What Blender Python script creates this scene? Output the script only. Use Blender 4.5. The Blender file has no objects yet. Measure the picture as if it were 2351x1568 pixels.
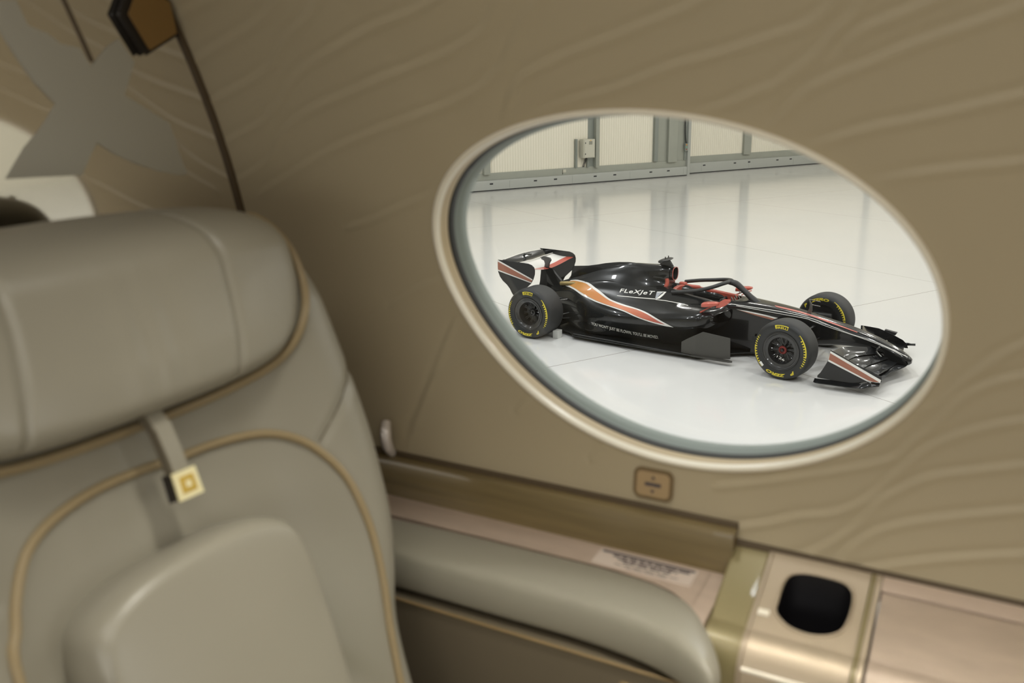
import bpy, bmesh, math, random
import numpy as np
from mathutils import Vector, Matrix
from mathutils.bvhtree import BVHTree
from mathutils.geometry import delaunay_2d_cdt

SC = bpy.context.scene
COL = SC.collection
random.seed(4)
rng = np.random.default_rng(4)

# ------------------------------------------------------------------ camera, exposure, world
F_PX, PITCH, ROLL, CAM_H = 2098.9, 0.27062, -0.013117, 3.42135
cam_d = bpy.data.cameras.new('camera')
cam = bpy.data.objects.new('camera', cam_d); COL.objects.link(cam)
fw = Vector((0, math.cos(PITCH), -math.sin(PITCH))); rt = Vector((1, 0, 0)); up = rt.cross(fw)
r2 = math.cos(ROLL)*rt + math.sin(ROLL)*up; u2 = -math.sin(ROLL)*rt + math.cos(ROLL)*up
M = Matrix((r2, u2, -fw)).transposed().to_4x4(); M.translation = (0, 0, CAM_H)
cam.matrix_world = M
cam_d.sensor_width = 36.0; cam_d.lens = F_PX*36/2351
cam_d.clip_start = 0.05; cam_d.clip_end = 200
cam_d.dof.use_dof = True; cam_d.dof.focus_distance = 11.8; cam_d.dof.aperture_fstop = 4.0
SC.camera = cam
SC.view_settings.view_transform = 'Standard'; SC.view_settings.look = 'None'
SC.view_settings.gamma = 1.0; SC.view_settings.use_curve_mapping = False
SC.view_settings.exposure = 0.0
SC.cycles.max_bounces = 8; SC.cycles.diffuse_bounces = 4; SC.cycles.glossy_bounces = 4
SC.cycles.caustics_reflective = False; SC.cycles.caustics_refractive = False
SC.cycles.sample_clamp_indirect = 4.0
W = bpy.data.worlds.new('world'); SC.world = W; W.use_nodes = True
W.node_tree.nodes['Background'].inputs[0].default_value = (0.9, 0.95, 1.0, 1)
W.node_tree.nodes['Background'].inputs[1].default_value = 0.02

# frames: cabin (U along the fuselage, V outboard, z), hangar (D along the far wall, N towards it, z), car
def frame(ang, org=(0, 0, 0)):
    return Matrix.Translation(org) @ Matrix.Rotation(ang, 4, 'Z')
CABIN = frame(math.radians(61.2-90))
HALL = frame(math.radians(31.49))
CAR = frame(-0.59656, (3.76725, 11.26289, 0))

def area(name, loc, rot, size, power, col, frm):
    l = bpy.data.lights.new(name, 'AREA'); l.shape = 'RECTANGLE'; l.size, l.size_y = size
    l.energy = power; l.color = col
    o = bpy.data.objects.new(name, l); COL.objects.link(o)
    o.matrix_world = frm @ Matrix.Translation(loc) @ rot
    return o
RX = lambda a: Matrix.Rotation(math.radians(a), 4, 'X')
RY = lambda a: Matrix.Rotation(math.radians(a), 4, 'Y')
HALL_P, CAB_P = 172.0, 1.0
for i in range(8):
    for j in range(4):
        area('hangar_lamp_light', (-6+6.2*i, -4+7.0*j, 9.6), Matrix(), (1.5, 0.35), HALL_P,
             (1.0, 0.975, 0.92) if i > 2 else (0.965, 0.985, 1.0), HALL)
# cabin: long diffused ceiling wash and the row of windows on the other side (daylight of the hangar)
area('cabin_wash_light', (0.15, 0.05, 3.95), Matrix(), (2.2, 0.5), 10.0*CAB_P, (1.0, 0.97, 0.90), CABIN)
area('cabin_window_light', (0.3, -1.12, 3.2), RX(90), (2.4, 0.55), 13.5*CAB_P, (1.0, 0.985, 0.93), CABIN)
# narrow unseen fill strip, added to brighten the armrest and side ledge
fill_l = area('armrest_fill_light', (-0.12, 0.80, 3.80), RX(-6), (1.0, 0.10), 4.2*CAB_P, (1.0, 0.97, 0.88), CABIN); fill_l.data.spread = math.radians(70)
# daylight of the next window aft on this side
area('aft_window_light', (1.05, 1.12, 3.08), RX(-90), (0.7, 0.5), 9.0*CAB_P, (1.0, 1.0, 0.95), CABIN)

# ------------------------------------------------------------------ helpers
def lin(c):
    return tuple((x/12.92 if x <= .04045 else ((x+.055)/1.055)**2.4) for x in c)
def srgb(r, g, b): return lin((r/255, g/255, b/255))
MATS = {}
def mat(name, col=(.5, .5, .5), rough=.5, metal=0.0, coat=0.0, spec=.5, bump=None, var=None, emis=None, trans=0.0, sheen=0.0):
    if name in MATS: return MATS[name]
    m = bpy.data.materials.new(name); m.use_nodes = True; nt = m.node_tree
    b = nt.nodes['Principled BSDF']; I = b.inputs
    I['Base Color'].default_value = (*col, 1); I['Roughness'].default_value = rough
    I['Metallic'].default_value = metal; I['Specular IOR Level'].default_value = spec
    I['Coat Weight'].default_value = coat; I['Coat Roughness'].default_value = .03
    I['Transmission Weight'].default_value = trans
    tc = nt.nodes.new('ShaderNodeTexCoord')
    if var:   # (scale, amount, stretch)
        n = nt.nodes.new('ShaderNodeTexNoise'); n.inputs['Scale'].default_value = var[0]; n.inputs['Detail'].default_value = 4
        mp = nt.nodes.new('ShaderNodeMapping'); mp.inputs['Scale'].default_value = var[2]
        nt.links.new(tc.outputs['Object'], mp.inputs[0]); nt.links.new(mp.outputs[0], n.inputs['Vector'])
        rp = nt.nodes.new('ShaderNodeMapRange'); rp.inputs[1].default_value = .3; rp.inputs[2].default_value = .7
        rp.inputs[3].default_value = 1-var[1]; rp.inputs[4].default_value = 1+var[1]
        nt.links.new(n.outputs['Fac'], rp.inputs[0])
        v = nt.nodes.new('ShaderNodeVectorMath'); v.operation = 'SCALE'; v.inputs[0].default_value = col
        nt.links.new(rp.outputs[0], v.inputs['Scale']); nt.links.new(v.outputs[0], I['Base Color'])
    if bump:  # (scale, strength, distance)
        n = nt.nodes.new('ShaderNodeTexNoise'); n.inputs['Scale'].default_value = bump[0]; n.inputs['Detail'].default_value = 5
        nt.links.new(tc.outputs['Object'], n.inputs['Vector'])
        bp = nt.nodes.new('ShaderNodeBump'); bp.inputs['Strength'].default_value = bump[1]; bp.inputs['Distance'].default_value = bump[2]
        nt.links.new(n.outputs['Fac'], bp.inputs['Height']); nt.links.new(bp.outputs[0], I['Normal'])
    if emis:
        I['Emission Color'].default_value = (*emis[0], 1); I['Emission Strength'].default_value = emis[1]
    MATS[name] = m
    return m

class T:      # a thing (or a part that has parts): where its children hang
    def __init__(s, o, frm, org): s.o, s.frm, s.org = o, frm, Vector(org)
def tag(o, label=None, cat=None, group=None, kind=None):
    for k, v in (('label', label), ('category', cat), ('group', group), ('kind', kind)):
        if v: o[k] = v
def thing(name, frm, org, label=None, cat=None, group=None, kind=None):
    o = bpy.data.objects.new(name, None); COL.objects.link(o); o.empty_display_size = .1
    o.matrix_world = frm @ Matrix.Translation(org)
    tag(o, label, cat, group, kind)
    return T(o, frm, org)
def mesh(name, V, Fc, m, par=None, frm=None, org=None, smooth=True, fix=True, mats=None, mi=None, bevel=0, auto=None):
    """V in the frame's coordinates; par = T (child) or None (top-level, frm + org)."""
    if par is not None: frm, o0 = par.frm, par.org
    else: o0 = Vector(org if org is not None else (0, 0, 0))
    if org is not None: o0 = Vector(org)
    me = bpy.data.meshes.new(name)
    V = np.asarray(V, float) - np.array(o0)
    me.from_pydata([tuple(v) for v in V], [], [tuple(int(i) for i in f) for f in Fc])
    for mm in (mats or [m]): me.materials.append(mm)
    if mi is not None:
        me.polygons.foreach_set('material_index', np.asarray(mi, np.int32))
    if fix or bevel:
        b = bmesh.new(); b.from_mesh(me)
        if bevel:
            es = [e for e in b.edges if len(e.link_faces) == 2 and e.calc_face_angle(0) > .5]
            bmesh.ops.bevel(b, geom=es, offset=bevel, segments=3, profile=.6, affect='EDGES', clamp_overlap=True)
        if fix: bmesh.ops.recalc_face_normals(b, faces=b.faces)
        b.to_mesh(me); b.free()
    if smooth:
        me.polygons.foreach_set('use_smooth', [True]*len(me.polygons))
        me.set_sharp_from_angle(angle=math.radians(auto or 40))
    o = bpy.data.objects.new(name, me); COL.objects.link(o)
    if par is None:
        o.matrix_world = frm @ Matrix.Translation(o0)
    else:
        o.parent = par.o; o.location = o0 - par.org
    return o
def sub(o, par): return T(o, par.frm, par.org + Vector(o.location))
def boxvf(c, s, R=None):
    c = np.array(c, float); s = np.array(s, float)/2
    v = np.array([(x, y, z) for x in (-1, 1) for y in (-1, 1) for z in (-1, 1)])*s
    if R is not None: v = v @ np.array(R.to_3x3()).T
    return (v+c).tolist(), [(0, 1, 3, 2), (4, 6, 7, 5), (0, 4, 5, 1), (2, 3, 7, 6), (0, 2, 6, 4), (1, 5, 7, 3)]
def box(name, c, s, m, par=None, bevel=0, R=None, **k):
    V, Fc = boxvf(c, s, R)
    return mesh(name, V, Fc, m, par, bevel=bevel, **k)
def merge(*vf):
    V, Fc = [], []
    for v, f in vf:
        n = len(V); V += [tuple(p) for p in v]; Fc += [tuple(i+n for i in q) for q in f]
    return V, Fc
def cr(P, n, closed=False):
    """Catmull-Rom through P, n points per span."""
    P = np.asarray(P, float); N = len(P); out = []
    spans = N if closed else N-1
    for i in range(spans):
        if closed: a, b, c, d = P[(i-1) % N], P[i], P[(i+1) % N], P[(i+2) % N]
        else: a, b, c, d = P[max(i-1, 0)], P[i], P[i+1], P[min(i+2, N-1)]
        for t in np.linspace(0, 1, n, endpoint=False):
            out.append(.5*((2*b)+(-a+c)*t+(2*a-5*b+4*c-d)*t*t+(-a+3*b-3*c+d)*t**3))
    if not closed: out.append(P[-1])
    return np.array(out)
def loftvf(R, capa=True, capb=True, closed=True):
    R = np.asarray(R, float); a, b = R.shape[:2]
    V = R.reshape(-1, 3).tolist(); Fc = []
    for i in range(a-1):
        for j in range(b if closed else b-1):
            k = (j+1) % b
            Fc.append((i*b+j, i*b+k, (i+1)*b+k, (i+1)*b+j))
    if capa: Fc.append(tuple(range(b)))
    if capb: Fc.append(tuple((a-1)*b+j for j in reversed(range(b))))
    return V, Fc
def loft(name, S, m, par, nr=5, ns=5, capa=True, capb=True, **k):
    """S: control rings (equal point counts); smoothed both ways."""
    S = np.asarray(S, float)
    R = np.array([cr(s, nr, True) for s in S])
    R = cr(R.reshape(len(R), -1), ns).reshape(-1, R.shape[1], 3)
    V, Fc = loftvf(R, capa, capb)
    return mesh(name, V, Fc, m, par, **k)
def tubevf(P, r, seg=10, closed=False, flat=1.0, upv=(0, 0, 1)):
    P = np.asarray(P, float); n = len(P)
    r = np.full(n, r) if np.isscalar(r) else np.asarray(r, float)
    rings = []
    for i in range(n):
        a = P[(i-1) % n] if (closed or i > 0) else P[i]
        b = P[(i+1) % n] if (closed or i < n-1) else P[i]
        t = Vector(b-a).normalized(); s = t.cross(Vector(upv))
        if s.length < 1e-3: s = t.cross(Vector((1, 0, 0)))
        s.normalize(); u = s.cross(t)
        rings.append([P[i] + r[i]*(math.cos(q)*np.array(s) + flat*math.sin(q)*np.array(u)) for q in np.linspace(0, 2*math.pi, seg, endpoint=False)])
    if closed: rings.append(rings[0])
    return loftvf(rings, not closed, not closed)
def tube(name, P, r, m, par=None, n=6, closed=False, seg=10, flat=1.0, upv=(0, 0, 1), **k):
    Q = cr(P, n, closed) if n > 1 else np.asarray(P, float)
    if not np.isscalar(r):
        r = np.interp(np.linspace(0, 1, len(Q)), np.linspace(0, 1, len(r)), r)
    V, Fc = tubevf(Q, r, seg, closed, flat, upv)
    return mesh(name, V, Fc, m, par, **k)
def prismvf(poly, a, b, axis=1):
    """poly of 2D points extruded between a and b along axis."""
    n = len(poly)
    def P(p, t):
        q = list(p); q.insert(axis, t); return q
    V = [P(p, a) for p in poly]+[P(p, b) for p in poly]
    return V, [tuple(range(n)), tuple(range(2*n-1, n-1, -1))]+[(i, (i+1) % n, n+(i+1) % n, n+i) for i in range(n)]
def prism(name, poly, a, b, m, par=None, axis=1, bevel=0, **k):
    V, Fc = prismvf(poly, a, b, axis)
    return mesh(name, V, Fc, m, par, bevel=bevel, **k)
def lathevf(prof, c, ax, seg=64, e1=None):
    """prof: (offset along ax, radius)."""
    ax = Vector(ax).normalized(); e1 = (Vector((0, 0, 1)) - ax*ax.z).normalized(); e2 = ax.cross(e1)
    rings = []
    for t in np.linspace(0, 2*math.pi, seg, endpoint=False):
        d = math.cos(t)*e1+math.sin(t)*e2
        rings.append([np.array(Vector(c)+ax*o+d*r) for o, r in prof])
    n = len(prof); V = [p for r in rings for p in r]; Fc = []
    for i in range(seg):
        j = (i+1) % seg
        for k in range(n-1): Fc.append((i*n+k, i*n+k+1, j*n+k+1, j*n+k))
    return V, Fc
def textvf(s, bold=0.0, shear=0.0, spacing=1.0):
    """Outline font text as flat triangles, normalised to x 0..1 of its width; returns V2, faces, aspect."""
    cu = bpy.data.curves.new('txt', 'FONT'); cu.body = s; cu.offset = bold; cu.shear = shear; cu.space_character = spacing
    cu.resolution_u = 4; cu.fill_mode = 'FRONT'
    o = bpy.data.objects.new('txt', cu); COL.objects.link(o)
    dg = bpy.context.evaluated_depsgraph_get(); dg.update()
    me = o.evaluated_get(dg).to_mesh()
    b = bmesh.new(); b.from_mesh(me); bmesh.ops.remove_doubles(b, verts=b.verts, dist=1e-5)
    V = np.array([v.co[:2] for v in b.verts]); b.verts.index_update(); Fc = [tuple(v.index for v in f.verts) for f in b.faces]
    b.free(); o.evaluated_get(dg).to_mesh_clear(); bpy.data.objects.remove(o); bpy.data.curves.remove(cu)
    mn, mx = V.min(0), V.max(0)
    V = (V-mn)/(mx-mn)
    return V, Fc, (mx-mn)[0]/(mx-mn)[1]
# ------------------------------------------------------------------ hangar (HALL frame: D, N, z)
m_clad = mat('cladding', srgb(243, 238, 222), .35)
m_steel = mat('painted_steel', srgb(163, 166, 156), .45, var=(3, .03, (1, 1, 1)))
m_steel2 = mat('painted_steel_dark', srgb(140, 146, 140), .45)
m_plinth = mat('plinth_steel', srgb(178, 181, 176), .4)
m_dark = mat('dark_rubber', srgb(34, 36, 38), .6)
m_slot = mat('slot_black', srgb(28, 30, 40), .5)
m_cabinet = mat('cabinet_grey', srgb(205, 203, 188), .4)
m_ceil = mat('hangar_ceiling', srgb(196, 196, 194), .7)

def floor_mat():
    m = bpy.data.materials.new('epoxy_floor'); m.use_nodes = True; nt = m.node_tree; L = nt.links.new
    b = nt.nodes['Principled BSDF']
    tc = nt.nodes.new('ShaderNodeTexCoord'); sp = nt.nodes.new('ShaderNodeSeparateXYZ'); L(tc.outputs['Object'], sp.inputs[0])
    def M_(op, a, bb=None, c=None):
        n = nt.nodes.new('ShaderNodeMath'); n.operation = op
        for i, x in enumerate((a, bb, c)):
            if x is None: continue
            if isinstance(x, (int, float)): n.inputs[i].default_value = x
            else: L(x, n.inputs[i])
        return n.outputs[0]
    acc = None
    # saw-cut joints: N = const and D = const (only over the bays where they run)
    for axis, v, lo, hi, wd in (('Y', 9.22, -30, 60, .0075), ('Y', 13.75, -30, 7.5, .007), ('Y', 20.3, -30, 60, .0075), ('X', 7.5, 9.22, 20.3, .006),
                            ('X', 8.6, -20, 9.22, .006), ('X', 14.0, 20.3, 30, .006), ('X', 14.7, 9.22, 20.3, .006), ('X', 2.2, 9.22, 30, .006), ('X', 20.5, -20, 30, .006), ('Y', 3.0, -30, 60, .0075)):
        a, o = (sp.outputs[1], sp.outputs[0]) if axis == 'Y' else (sp.outputs[0], sp.outputs[1])
        near = M_('LESS_THAN', M_('ABSOLUTE', M_('SUBTRACT', a, v)), wd)
        inn = M_('MULTIPLY', M_('GREATER_THAN', o, lo), M_('LESS_THAN', o, hi))
        t = M_('MULTIPLY', near, inn)
        acc = t if acc is None else M_('MAXIMUM', acc, t)
    n = nt.nodes.new('ShaderNodeTexNoise'); n.inputs['Scale'].default_value = .35; n.inputs['Detail'].default_value = 3
    L(tc.outputs['Object'], n.inputs['Vector'])
    mx = nt.nodes.new('ShaderNodeMix'); mx.data_type = 'RGBA'
    mx.inputs[6].default_value = (*srgb(222, 223, 222), 1); mx.inputs[7].default_value = (*srgb(232, 230, 226), 1)
    L(n.outputs['Fac'], mx.inputs[0])
    mj = nt.nodes.new('ShaderNodeMix'); mj.data_type = 'RGBA'; mj.inputs[7].default_value = (*srgb(120, 108, 96), 1)
    L(M_('MULTIPLY', acc, .65), mj.inputs[0]); L(mx.outputs[2], mj.inputs[6]); L(mj.outputs[2], b.inputs['Base Color'])
    n2 = nt.nodes.new('ShaderNodeTexNoise'); n2.inputs['Scale'].default_value = 1.2; n2.inputs['Detail'].default_value = 6
    L(tc.outputs['Object'], n2.inputs['Vector'])
    mr = nt.nodes.new('ShaderNodeMapRange'); mr.inputs[3].default_value = .07; mr.inputs[4].default_value = .17
    L(n2.outputs['Fac'], mr.inputs[0]); L(mr.outputs[0], b.inputs['Roughness'])
    b.inputs['Specular IOR Level'].default_value = .55
    bp = nt.nodes.new('ShaderNodeBump'); bp.inputs['Strength'].default_value = .12; bp.inputs['Distance'].default_value = .002
    n3 = nt.nodes.new('ShaderNodeTexNoise'); n3.inputs['Scale'].default_value = 9; L(tc.outputs['Object'], n3.inputs['Vector'])
    L(n3.outputs['Fac'], bp.inputs['Height']); L(bp.outputs[0], b.inputs['Normal'])
    return m
V, Fc = boxvf((12, 6, -.05), (64, 44.4, .1))
fl = mesh('floor', V, Fc, floor_mat(), frm=HALL, smooth=False); tag(fl, kind='structure')
ce = box('ceiling', (12, 6, 10.6), (64, 44.4, .2), m_ceil, frm=HALL, smooth=False); tag(ce, kind='structure')
WN, WN2, DC = 27.454, 27.95, 25.03

def ribbed(name, d0, d1, n, z0, z1, pitch=.215):
    """Trapezoidal standing-rib cladding sheet running along D."""
    pts = []; x = d0
    while x < d1-1e-6:
        for dx, dn in ((0, 0), (.008, -.014), (.022, -.014), (.030, 0)):
            if x+dx < d1: pts.append((x+dx, n+dn))
        x += pitch*.5
    pts.append((d1, n))
    poly = pts+[(d1, n+.06), (d0, n+.06)]
    V, Fc = prismvf(poly, z0, z1, 2)
    k = len(poly); Fc = Fc[2:]
    o = mesh(name, V, Fc, m_clad, frm=HALL, smooth=False); tag(o, kind='structure')
    return o
ribbed('wall_back', -19, DC, WN+.12, .55, 10.6)
ribbed('wall_back.001', DC, 44, WN2+.1, .62, 10.6)
for nm, c, s in (('wall_left', (-20, 6, 5.3), (.2, 44.4, 10.6)), ('wall_right', (44, 6, 5.3), (.2, 44.4, 10.6)), ('wall_front', (12, -16.1, 5.3), (64, .2, 10.6))):
    o = box(nm, c, s, m_clad, frm=HALL, smooth=False); tag(o, kind='structure')
# plinth with a rounded top nose, the rail above it
def plinth(name, d0, d1, n, h, hr, slots, vents_z):
    prof = [(n, .035), (n, h-.05), (n+.012, h-.015), (n+.04, h), (n+.12, h), (n+.12, .035)]
    V, Fc = prismvf([(p[0], p[1]) for p in prof], d0, d1, 0)
    t = thing(name, HALL, (d0, n, 0), kind='structure')
    mesh('plinth_panel', V, Fc, m_plinth, t)
    box('rubber_seal', ((d0+d1)/2, n+.06, .018), (d1-d0, .1, .036), m_dark, t, smooth=False)
    box('upper_rail', ((d0+d1)/2, n+.11, (h+hr)/2), (d1-d0, .06, hr-h), m_steel, t, bevel=.004)
    for s in slots:
        box('vent_slot', (DC+s, n-.001, vents_z), (.13, .012, .045), m_slot, t)
    x = d0+1.1
    while x < d1:      # panel joints with their small bolts
        box('panel_joint', (x, n-.0005, h/2+.01), (.006, .004, h-.1), m_steel2, t, smooth=False)
        x += 2.67
    return t
plinth('baseboard_left', -19, DC-.02, WN, .36, .60, [-8.96, -7.15, -6.29, -4.52, -3.61, -1.87, -.99, -9.83], .24)
plinth('baseboard_right', DC+.1, 44, WN2, .42, .68, [.49, 1.34, 3.05, 3.87, 5.55, 6.37, 8.1, 9.0], .30)
k = 0
def column(d0, d1, n, z0, dep, m=m_steel2, z1=10.5):
    global k
    k += 1
    # H-section: web and two flanges
    w = d1-d0
    V, Fc = merge(boxvf((d0+w/2, n+dep/2, (z0+z1)/2), (w, dep, z1-z0)))
    o = mesh('trim_%d' % k, V, Fc, m, frm=HALL, org=(d0, n, z0), bevel=.006); tag(o, kind='structure')
    return o
column(DC-4.53, DC-4.37, WN-.05, .56, .30, m_steel)
column(DC-4.79, DC-4.53, WN+.10, .60, .12, m_steel2)
column(DC-1.71, DC-1.54, WN+.0, .62, .2, m_steel2)
column(DC-1.56, DC-.1, WN+.10, .60, .12, m_steel)
column(DC-1.03, DC-.58, WN-.02, .56, .14, m_steel)
column(DC-.14, DC-.02, WN+.05, .60, .3, m_steel2)
column(DC-.03, DC+.10, WN-.02, 0, .6, m_plinth)
column(DC+3.53, DC+3.93, WN2-.02, .62, .2, m_steel)
column(DC-9.25, DC-9.0, WN-.03, .56, .25, m_steel)
column(DC+11.6, DC+11.9, WN2-.02, .62, .2, m_steel)
column(DC-13.4, DC-13.1, WN-.03, .56, .25, m_steel)
# electrical cabinet on its two legs
t = thing('electrical_cabinet', HALL, (DC-5.05, WN, .6), 'grey electrical cabinet on two strut legs against the ribbed hangar wall', 'electrical cabinet')
cb = box('body', (DC-4.95, WN-.07, 1.27), (.5, .26, .66), m_cabinet, t, bevel=.006)
db = box('door', (DC-4.94, WN-.207, 1.27), (.45, .02, .62), m_cabinet, t, bevel=.004)
tb = sub(db, t)
for zz in (1.47, 1.08): box('door_latch', (DC-5.13, WN-.222, zz), (.025, .014, .045), m_slot, tb)
box('rating_plate', (DC-4.9, WN-.2185, 1.47), (.15, .004, .12), mat('plate_grey', srgb(150, 150, 138), .4), tb)
box('warning_sticker', (DC-4.9, WN-.2185, 1.55), (.05, .004, .025), mat('sticker_yellow', srgb(226, 178, 60), .5), tb)
for dx in (-5.36, -4.83):
    box('strut_leg', (DC+dx, WN+.05, 1.1 if dx < -5 else .78), (.08, .08, 1.02 if dx < -5 else .4), m_steel2, t)
for i, (a, b) in enumerate(((-.02, -.06), (.02, .0), (.05, -.02))):
    tube('cable', [(DC-4.98+a, WN-.05, .96), (DC-5.0+a, WN+.0, .82), (DC-5.0+b, WN+.05, .6)], .012, m_dark, t, n=4)
# emergency stop box with its conduit on the door post
t = thing('control_box', HALL, (DC-.15, WN+.03, .95), 'small control box with coloured lights on the grey door post', 'control box')
box('box_body', (DC-.11, WN+.01, 1.1), (.14, .08, .3), m_steel2, t, bevel=.01)
box('lamp_button', (DC-.13, WN-.035, 1.2), (.05, .02, .05), mat('btn_amber', srgb(214, 150, 50), .4), t)
box('lamp_button', (DC-.13, WN-.035, 1.1), (.04, .02, .04), mat('btn_green', srgb(110, 190, 150), .4), t)
box('lamp_button', (DC-.13, WN-.035, 1.02), (.04, .02, .04), mat('btn_red', srgb(160, 70, 50), .4), t)
tube('conduit', [(DC-.12, WN+.0, 1.25), (DC-.16, WN+.02, 1.6), (DC-.19, WN+.03, 2.6), (DC-.19, WN+.03, 5.0)], .022, m_dark, t, n=5)
# small socket on the rail
t = thing('rail_socket', HALL, (DC-5.9, WN+.07, .45), 'tiny white socket on the grey rail left of the cabinet', 'socket')
box('socket_plate', (DC-5.86, WN+.076, .5), (.16, .012, .1), m_cabinet, t, bevel=.003)
box('socket_lead', (DC-5.93, WN+.07, .47), (.012, .02, .16), m_dark, t)
# ------------------------------------------------------------------ racing car (CAR frame: x forward from the front axle, y left, z up)
def paint(name, col, rough=.18, coat=1.0, spec=.5):
    return mat(name, col, rough, coat=coat, spec=spec)
m_blk = paint('gloss_black_paint', srgb(20, 22, 24), .22, .55, .3)
m_carb = mat('satin_carbon', srgb(40, 41, 42), .42, bump=(220, .15, .002))
m_board = mat('matt_carbon_board', srgb(70, 69, 65), .6, bump=(90, .3, .002))
m_red = paint('coral_red_paint', srgb(196, 92, 76), .35, .6)
m_white = paint('white_livery', srgb(236, 234, 228), .35, .4)
m_brown = paint('bronze_livery', srgb(158, 100, 78), .4, .4)
m_tyre = mat('tyre_rubber', srgb(46, 47, 48), .6)
m_wall = mat('tyre_sidewall', srgb(38, 40, 41), .42)
m_rim = mat('rim_black', srgb(36, 37, 38), .3, coat=.6)
m_yel = mat('tyre_yellow', srgb(222, 204, 60), .55)
m_nut = mat('wheel_nut_red', srgb(128, 48, 44), .4, metal=.3)
m_smoke = mat('cockpit_dark', srgb(16, 16, 17), .6)
m_met = mat('bare_metal', srgb(150, 150, 148), .3, metal=.9)
m_silver = mat('silver_decal', srgb(165, 168, 175), .35)
m_gold = mat('gold_exhaust_shroud', srgb(170, 150, 100), .35, metal=.5)
def stripe_mat():
    m = bpy.data.materials.new('orange_to_red_stripe'); m.use_nodes = True; nt = m.node_tree
    b = nt.nodes['Principled BSDF']; tc = nt.nodes.new('ShaderNodeTexCoord'); sp = nt.nodes.new('ShaderNodeSeparateXYZ')
    nt.links.new(tc.outputs['Object'], sp.inputs[0])
    mr = nt.nodes.new('ShaderNodeMapRange'); mr.inputs[1].default_value = -1.5; mr.inputs[2].default_value = .1
    nt.links.new(sp.outputs[0], mr.inputs[0])
    cr_ = nt.nodes.new('ShaderNodeValToRGB'); e = cr_.color_ramp.elements
    e[0].color = (*srgb(206, 142, 62), 1); e[1].color = (*srgb(178, 84, 76), 1)
    x = cr_.color_ramp.elements.new(.55); x.color = (*srgb(214, 128, 80), 1)
    nt.links.new(mr.outputs[0], cr_.inputs[0]); nt.links.new(cr_.outputs[0], b.inputs['Base Color'])
    b.inputs['Roughness'].default_value = .35; b.inputs['Coat Weight'].default_value = .5
    return m
m_str = stripe_mat()

CARO = (-1.8, 0, 0)
car = thing('racing_car', CAR, CARO, 'glossy black open-wheel racing car with orange stripe, standing on the white hangar floor', 'racing car')

# -- chassis and nose: rounded boxes from the cockpit to the tip
def rbox(x, w, zt, zb, r=.35, crown=.0):
    h = (zt-zb); rr = min(w, h/2)*r
    P = [(w, zb+rr*1.2), (w, zb+h*.5), (w*.99, zt-rr), (w-rr*.5, zt-rr*.25), (w-rr*1.3, zt+crown*.6), (0, zt+crown),
         (-(w-rr*1.3), zt+crown*.6), (-(w-rr*.5), zt-rr*.25), (-w*.99, zt-rr), (-w, zb+h*.5), (-w, zb+rr*1.2), (-(w-rr), zb), (0, zb), (w-rr, zb)]
    return [(x, y, z) for y, z in P]
S = [rbox(-1.95, .25, .70, .06), rbox(-1.75, .29, .70, .06, .3), rbox(-1.4, .30, .70, .06, .3), rbox(-1.05, .28, .70, .06, .3), rbox(-.8, .25, .70, .06, .3, .005),
     rbox(-.55, .22, .68, .07, .3, .01), rbox(-.3, .185, .655, .12, .3, .012), rbox(0, .155, .612, .22, .33, .012), rbox(.3, .135, .555, .265, .36, .01),
     rbox(.55, .122, .50, .285, .4, .008), rbox(.8, .112, .43, .27, .5, .006), rbox(1.0, .105, .355, .215, .6, .005), rbox(1.15, .092, .29, .15, .7, .004),
     rbox(1.23, .07, .245, .13, .8), rbox(1.275, .035, .205, .16, .9)]
chassis = loft('chassis', S, m_blk, car, nr=4, ns=5, auto=60)
# cockpit opening cut into it
def cut(o, verts, faces, frm_off):
    me = bpy.data.meshes.new('c'); me.from_pydata([tuple(v) for v in verts], [], faces)
    b = bmesh.new(); b.from_mesh(me); bmesh.ops.recalc_face_normals(b, faces=b.faces); b.to_mesh(me); b.free()
    c = bpy.data.objects.new('c', me); COL.objects.link(c); c.parent = o.parent; c.location = frm_off
    md = o.modifiers.new('b', 'BOOLEAN'); md.operation = 'DIFFERENCE'; md.object = c; md.solver = 'EXACT'
    dg = bpy.context.evaluated_depsgraph_get(); dg.update()
    nm = bpy.data.meshes.new_from_object(o.evaluated_get(dg))
    o.modifiers.clear(); old = o.data; o.data = nm; bpy.data.meshes.remove(old); bpy.data.objects.remove(c)
    for p in nm.polygons: p.use_smooth = True
    nm.set_sharp_from_angle(angle=math.radians(45))
pl = []
for a in np.linspace(0, 2*math.pi, 40, endpoint=False):
    cx_, sx_ = math.cos(a), math.sin(a)
    x = -1.33 + (.43 if cx_ > 0 else .50)*abs(cx_)**.8*np.sign(cx_); y = .235*abs(sx_)**.75*np.sign(sx_)
    pl.append((x-CARO[0], y))
V, Fc = prismvf(pl, .25, .9, 2)
cut(chassis, V, Fc, (0, 0, 0))
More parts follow.
